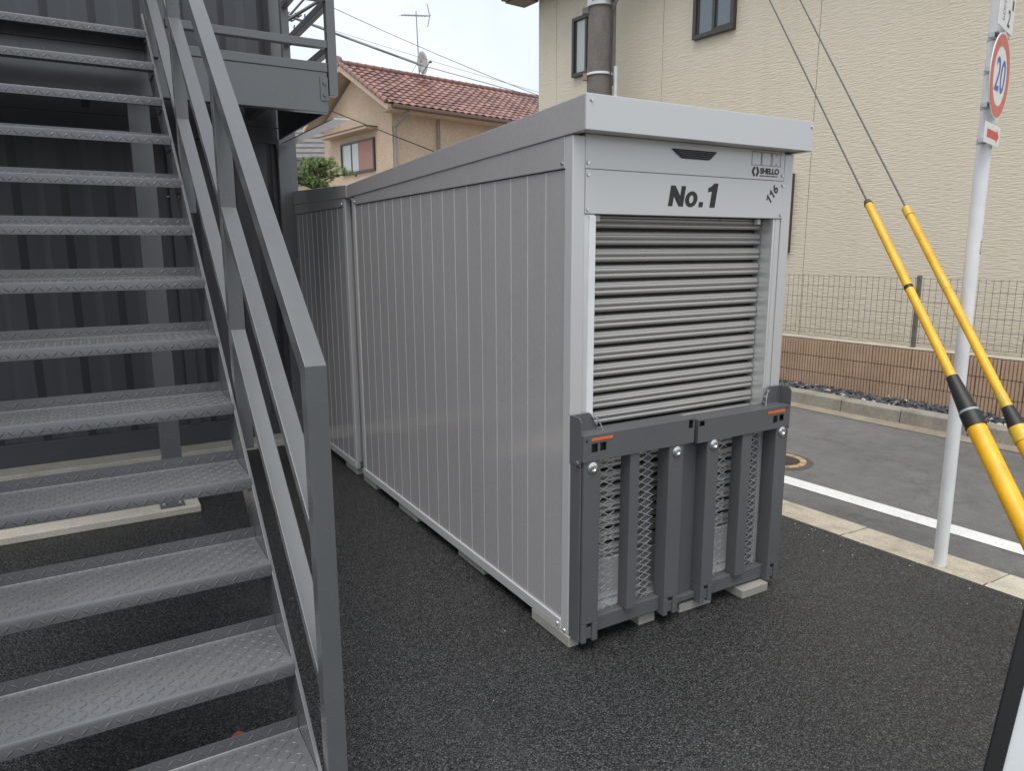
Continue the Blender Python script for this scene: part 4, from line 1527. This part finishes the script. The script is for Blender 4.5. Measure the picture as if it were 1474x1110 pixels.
for c_, r_ in tl:
    base = H0 + e * (-.44 + c_ * .262) + g * -.53 + UPV * 5.505
    p_ = base + up_s * (r_ * PR + random.uniform(-.006, .006)) + nn_ * random.uniform(-.003, .003)
    if c_ < 27 and cnt < 297:
        o = bpy.data.objects.new('roof_tile', tmsh)
        link(o, RH, p_)
        o.rotation_euler = rotm.to_euler()
        cnt += 1
    else:
        rest.add([p_ + rotm @ Vector(v) for v in tmb.v], tmb.f)
ro = obj('distant_roof_tiles', rest, 'tile', RH, sm=50)
ro['kind'] = 'stuff'
# far slope, ridge
far = MB()
far.extrude([(2.1, 7.0), (4.75, 5.52), (4.75, 5.56), (2.1, 7.05)], lambda u, v, w_: tuple(H0 + g * u + UPV * v + e * w_), -.45, EL + .4)
obj('far_slope', far, 'tile', RH)
rg = MB()
q = -.47
while q < EL + .4:
    a = H0 + g * 2.1 + UPV * 7.015 + e * q
    rg.tube(a, a + e * .30, .095, .080, 12)
    q += .29
rgo = obj('ridge_tiles', rg, 'tile', RH, sm=50)
rgo['kind'] = 'stuff'
obj('ridge_end', MB().tube(H0 + g * 2.1 + UPV * 7.06 + e * -.50, H0 + g * 2.1 + UPV * 7.06 + e * -.40, .14, .13, 12), 'tile', RH, sm=40)
vg = MB()
q = 0
while q < 11:
    a = H0 + e * -.47 + g * -.53 + UPV * 5.545 + up_s * (q * .263)
    vg.tube(a, a + up_s * .28, .065, .055, 8)
    q += 1
obj('verge_tiles', vg, 'tile', RH, sm=50)
# gutter, downpipe, pilaster
M['brown_gutter'] = paint('brown_gutter', (.14, .085, .065), .45, 0, .1)
M['grey_pipe'] = paint('grey_pipe', (.30, .27, .26), .5, 0, .1)
obj('gutter', MB().fbox(H0, e, g, UPV, -.30, EL + .3, -.62, -.50, 5.40, 5.50), 'brown_gutter', RH, bev=.02)
obj('soffit', MB().fbox(H0, e, g, UPV, -.30, EL + .3, -.49, .0, 5.36, 5.415), 'trim', RH)
dp = H0 + e * .06 - g * .07
obj('downpipe', MB().path([dp + UPV * 0, dp + UPV * 5.0, H0 + e * .25 - g * .5 + UPV * 5.38], .045, 10), 'grey_pipe', RH)
obj('pilaster', MB().fbox(H0, e, g, UPV, 1.60, 1.80, -.05, .001, -.3, 5.36), 'trim', RH)
obj('downpipe', MB().path([H0 + e * 1.53 - g * .06, H0 + e * 1.53 - g * .06 + UPV * 5.3], .03, 8), 'grey_pipe', RH)
# gable window with hood
gf = MB()
def gbox(m, u0, u1, d0, d1, z0, z1):
    return m.fbox(H0, g, e, UPV, u0, u1, d0, d1, z0, z1)
gbox(gf, .95, 3.0, -.07, -.001, 3.90, 3.97)
gbox(gf, .95, 3.0, -.07, -.001, 4.78, 4.84)
gbox(gf, .95, 1.02, -.07, -.001, 3.97, 4.78)
gbox(gf, 2.94, 3.0, -.07, -.001, 3.97, 4.78)
gw = obj('window', gf, 'brown_frame', RH, bev=.005)
obj('pane', gbox(MB(), 2.36, 2.94, -.03, -.02, 3.97, 4.78), 'frosted', gw)
obj('mullion', gbox(MB(), 2.31, 2.36, -.055, -.02, 3.97, 4.78), 'brown_frame', gw)
obj('pane', gbox(MB(), 1.90, 2.31, -.04, -.03, 3.97, 4.78), 'frosted', gw)
obj('shutter_panel', gbox(MB(), 1.02, 1.90, -.052, -.03, 3.97, 4.78), 'shutterbrown', gw)
hd = MB()
gbox(hd, .80, 3.72, -.38, -.001, 5.03, 5.10)
obj('window_hood', hd, 'trim', RH, bev=.01)
obj('hood_top', gbox(MB(), .78, 3.74, -.40, -.002, 5.1005, 5.125), 'brown_gutter', RH)

# antenna and dish on the ridge
AB = H0 + e * 2.35 + g * 2.1
AN = thing('television_antenna', AB + UPV * 7.1, 'thin television antenna on a mast above the red tiled ridge', 'antenna')
M['aerial'] = paint('aerial_metal', (.30, .31, .33), .4, .5, .1)
obj('mast', MB().tube(AB + UPV * 7.05, AB + e * -.06 + UPV * 8.95, .022, .016, 8), 'aerial', AN)
boomA, boomB = AB + e * -.80 + UPV * 8.62 + g * -.3, AB + e * .52 + UPV * 8.93 + g * .1
obj('boom', MB().tube(boomA, boomB, .014, .014, 6), 'aerial', AN)
bd_ = (boomB - boomA).normalized()
side = bd_.cross(UPV).normalized()
for q in range(9):
    pc = boomA + (boomB - boomA) * (q / 9 + .03)
    obj('element', MB().tube(pc - side * .16, pc + side * .16, .006, .006, 5), 'aerial', AN)
for s_ in (-1, 1):
    obj('reflector', MB().tube(boomB, boomB + e * -.09 + UPV * .34 * s_, .014, .014, 6), 'aerial', AN)
for q in range(3):
    t = R_(120 * q + 20)
    obj('stay', MB().tube(AB + UPV * 7.5, AB + Vector((math.cos(t) * .35, math.sin(t) * .35, 7.02)), .008, .008, 5), 'aerial', AN)
DS = thing('satellite_dish', AB + UPV * 7.25, 'small round grey satellite dish on the antenna mast of the tiled house', 'satellite dish')
dm = MB()
dc = AB + e * .02 + g * -.08 + UPV * 7.42
dn = (e * .35 - g * .93).normalized()
da = dn.cross(UPV).normalized()
db = da.cross(dn)
vs_, fs_ = [], []
for rr, dd in ((.0, .0), (.12, .012), (.22, .035), (.30, .07)):
    for q in range(24):
        t = 2 * math.pi * q / 24
        vs_.append(dc + da * (rr * math.cos(t) * .92) + db * (rr * 1.12 * math.sin(t)) + dn * dd)
for k_ in range(3):
    for q in range(24):
        j = (q + 1) % 24
        fs_.append((k_ * 24 + q, k_ * 24 + j, (k_ + 1) * 24 + j, (k_ + 1) * 24 + q))
dm.add(vs_, fs_)
M['dish'] = paint('dish_grey', (.50, .50, .48), .5, 0, .1, 8)
do = obj('reflector', dm, 'dish', DS, sm=60)
sd_ = do.modifiers.new('thickness', 'SOLIDIFY')
sd_.thickness = .012
obj('feed_arm', MB().tube(dc - db * .30 + dn * .05, dc - db * .02 + dn * .34, .014, .014, 6), 'gutter', DS)
obj('feed_horn', MB().tube(dc - db * .02 + dn * .30, dc - db * .02 + dn * .40, .03, .035, 10), 'gutter', DS)
obj('bracket', MB().fbox(dc - dn * .09, da, dn, db, -.06, .06, -.02, .088, -.08, .08), 'gutter', DS)

# ================================================================== GREY ROOFED HOUSE far left
GH = thing('grey_roofed_house', (8.5, 33, -.3), 'distant house with a grey tiled roof behind the pine', 'house')
gu = Vector((.86, -.51, 0))
gn = Vector((.51, .86, 0))
GO = Vector((8.2, 31.4, 0))
obj('wall', MB().fbox(GO, gu, gn, UPV, -6, 3.2, .6, 7, -.3, 5.3), 'trim', GH)
rows = 9
for q in range(rows):
    m = MB()
    a, b_ = q / rows, (q + 1) / rows
    z0_, z1_ = 5.38 + 2.4 * a, 5.38 + 2.4 * b_
    m.extrude([(3.8 * a, z0_ + .05), (3.8 * b_ + .05, z1_), (3.8 * b_ + .05, z1_ - .1), (3.8 * a, z0_ - .04)],
              lambda u, v, w_: tuple(GO + gn * u + gu * w_ + UPV * v), -7, 4.0)
    obj('tile_course', m, 'slate', GH)
obj('fascia', MB().fbox(GO, gu, gn, UPV, -7, 4.0, .02, .10, 5.02, 5.33), 'gutter', GH)
obj('far_slope', MB().extrude([(3.8, 7.78), (7.6, 5.38), (7.6, 5.28), (3.8, 7.66)], lambda u, v, w_: tuple(GO + gn * u + gu * w_ + UPV * v), -7, 4.0), 'slate', GH)

# ================================================================== PINE TREE
random.seed(31)
PT = thing('pine_tree', (3.78, 13.4, -.3), 'green garden pine between the dark container and the beige house', 'tree')
tk = MB()
tp_ = [Vector((3.80, 13.42, -.3)), Vector((3.86, 13.40, 1.2)), Vector((3.74, 13.38, 2.2)), Vector((3.80, 13.40, 2.8)), Vector((3.77, 13.40, 3.12))]
rr_ = [.12, .10, .08, .055, .025]
for a in range(4):
    tk.tube(tp_[a], tp_[a + 1], rr_[a], rr_[a + 1], 9)
tips = []
for q in range(44):
    h = random.uniform(2.2, 3.1)
    a = random.random() * 2 * math.pi
    L_ = random.uniform(.25, .70) * (1.25 - .25 * (h - 2.2))
    s_ = Vector((3.78, 13.40, h))
    t_ = s_ + Vector((math.cos(a) * L_, math.sin(a) * L_, random.uniform(-.02, .16)))
    tk.tube(s_, s_.lerp(t_, .5) + Vector((0, 0, .03)), .018, .013, 6)
    tk.tube(s_.lerp(t_, .5) + Vector((0, 0, .03)), t_, .013, .006, 6)
    tips += [t_, s_.lerp(t_, .7), s_.lerp(t_, .5)]
obj('trunk', tk, 'bark', PT, sm=50)
cn = MB()
for t_ in tips + [Vector((3.77, 13.4, 3.14)), Vector((3.82, 13.38, 3.05)), Vector((3.7, 13.42, 3.05))]:
    for cl_ in range(5):
        c_ = t_ + Vector((random.gauss(0, .06), random.gauss(0, .06), random.gauss(.02, .035)))
        for q in range(30):
            d = Vector((random.gauss(0, 1), random.gauss(0, 1), random.gauss(.7, .7))).normalized()
            L_ = random.uniform(.06, .11)
            s_ = d.orthogonal().normalized() * .005
            cn.add([c_ - s_, c_ + s_, c_ + d * L_], [(0, 1, 2)])
obj('crown', cn, 'needles', PT)

# ================================================================== OVERHEAD CABLES
def sag(a, b_, s_, n=10):
    a, b_ = Vector(a), Vector(b_)
    return [a.lerp(b_, i / n) - UPV * (s_ * 4 * (i / n) * (1 - i / n)) for i in range(n + 1)]
def cable(a, b_, s_, r, mat, label):
    o = obj('overhead_cable', MB().path(sag(a, b_, s_), r, 6), mat, None, tuple(a), sm=60)
    tag(o, label, 'cable', 'overhead cables in the sky')
    return o
import_ray = None
def cray(px_, py_, D):
    """world point at depth D along the view of one photo position (used once to place the far cables)"""
    fw = Vector((math.sin(R_(YAW)) * math.cos(R_(PITCH)), math.cos(R_(YAW)) * math.cos(R_(PITCH)), -math.sin(R_(PITCH))))
    rt_ = Vector((math.cos(R_(YAW)), -math.sin(R_(YAW)), 0))
    dn_ = fw.cross(rt_)
    r2 = rt_ * math.cos(R_(ROLL)) + dn_ * math.sin(R_(ROLL))
    d2 = -rt_ * math.sin(R_(ROLL)) + dn_ * math.cos(R_(ROLL))
    return Vector((0, 0, 1.6)) + (fw + r2 * ((px_ - 737) / FPX) + d2 * ((py_ - 555) / FPX)) * D
cable(cray(200, -61, 11.6), cray(609, 94, 14), .02, .022, 'cable_grey', 'thick grey sleeved cable sloping down towards the satellite dish')
cable(cray(609, 94, 14), cray(1100, 228, 18), .01, .008, 'cable_grey', 'thin cable continuing to the right from the thick grey sleeve')
cable(cray(200, -130, 13.4), cray(1000, 215, 15.5), .3, .007, 'cable_grey', 'uppermost thin cable crossing the sky above the red roof')
cable(cray(200, -50, 14.8), cray(1000, 192, 19), .15, .005, 'cable_grey', 'faint thin cable just under the uppermost one')
cable(cray(200, 45, 12.6), cray(900, 322, 13.8), .06, .010, 'cable', 'dark cable passing in front of the beige gable wall')
cable(cray(200, 160, 11), cray(900, -270, 19), .0, .03, 'cable', 'thick black cable seen through the railing, lower of two')
cable(cray(260, 200, 11), cray(700, -300, 19), .0, .022, 'cable', 'black cable seen through the railing, steeper of two')
ci = thing('cable_clamp', cray(425, 20, 13), 'tangled dark clamp where cables meet, seen through the walkway railing', 'cable clamp')
cm = MB()
random.seed(2)
c_ = cray(425, 20, 13)
for q in range(16):
    a = c_ + Vector((random.gauss(0, .07), random.gauss(0, .05), random.gauss(0, .05)))
    cm.tube(a, a + Vector((random.gauss(0, .09), random.gauss(0, .05), random.gauss(-.02, .07))), .014, .010, 6)
obj('fittings', cm, 'cable', ci)
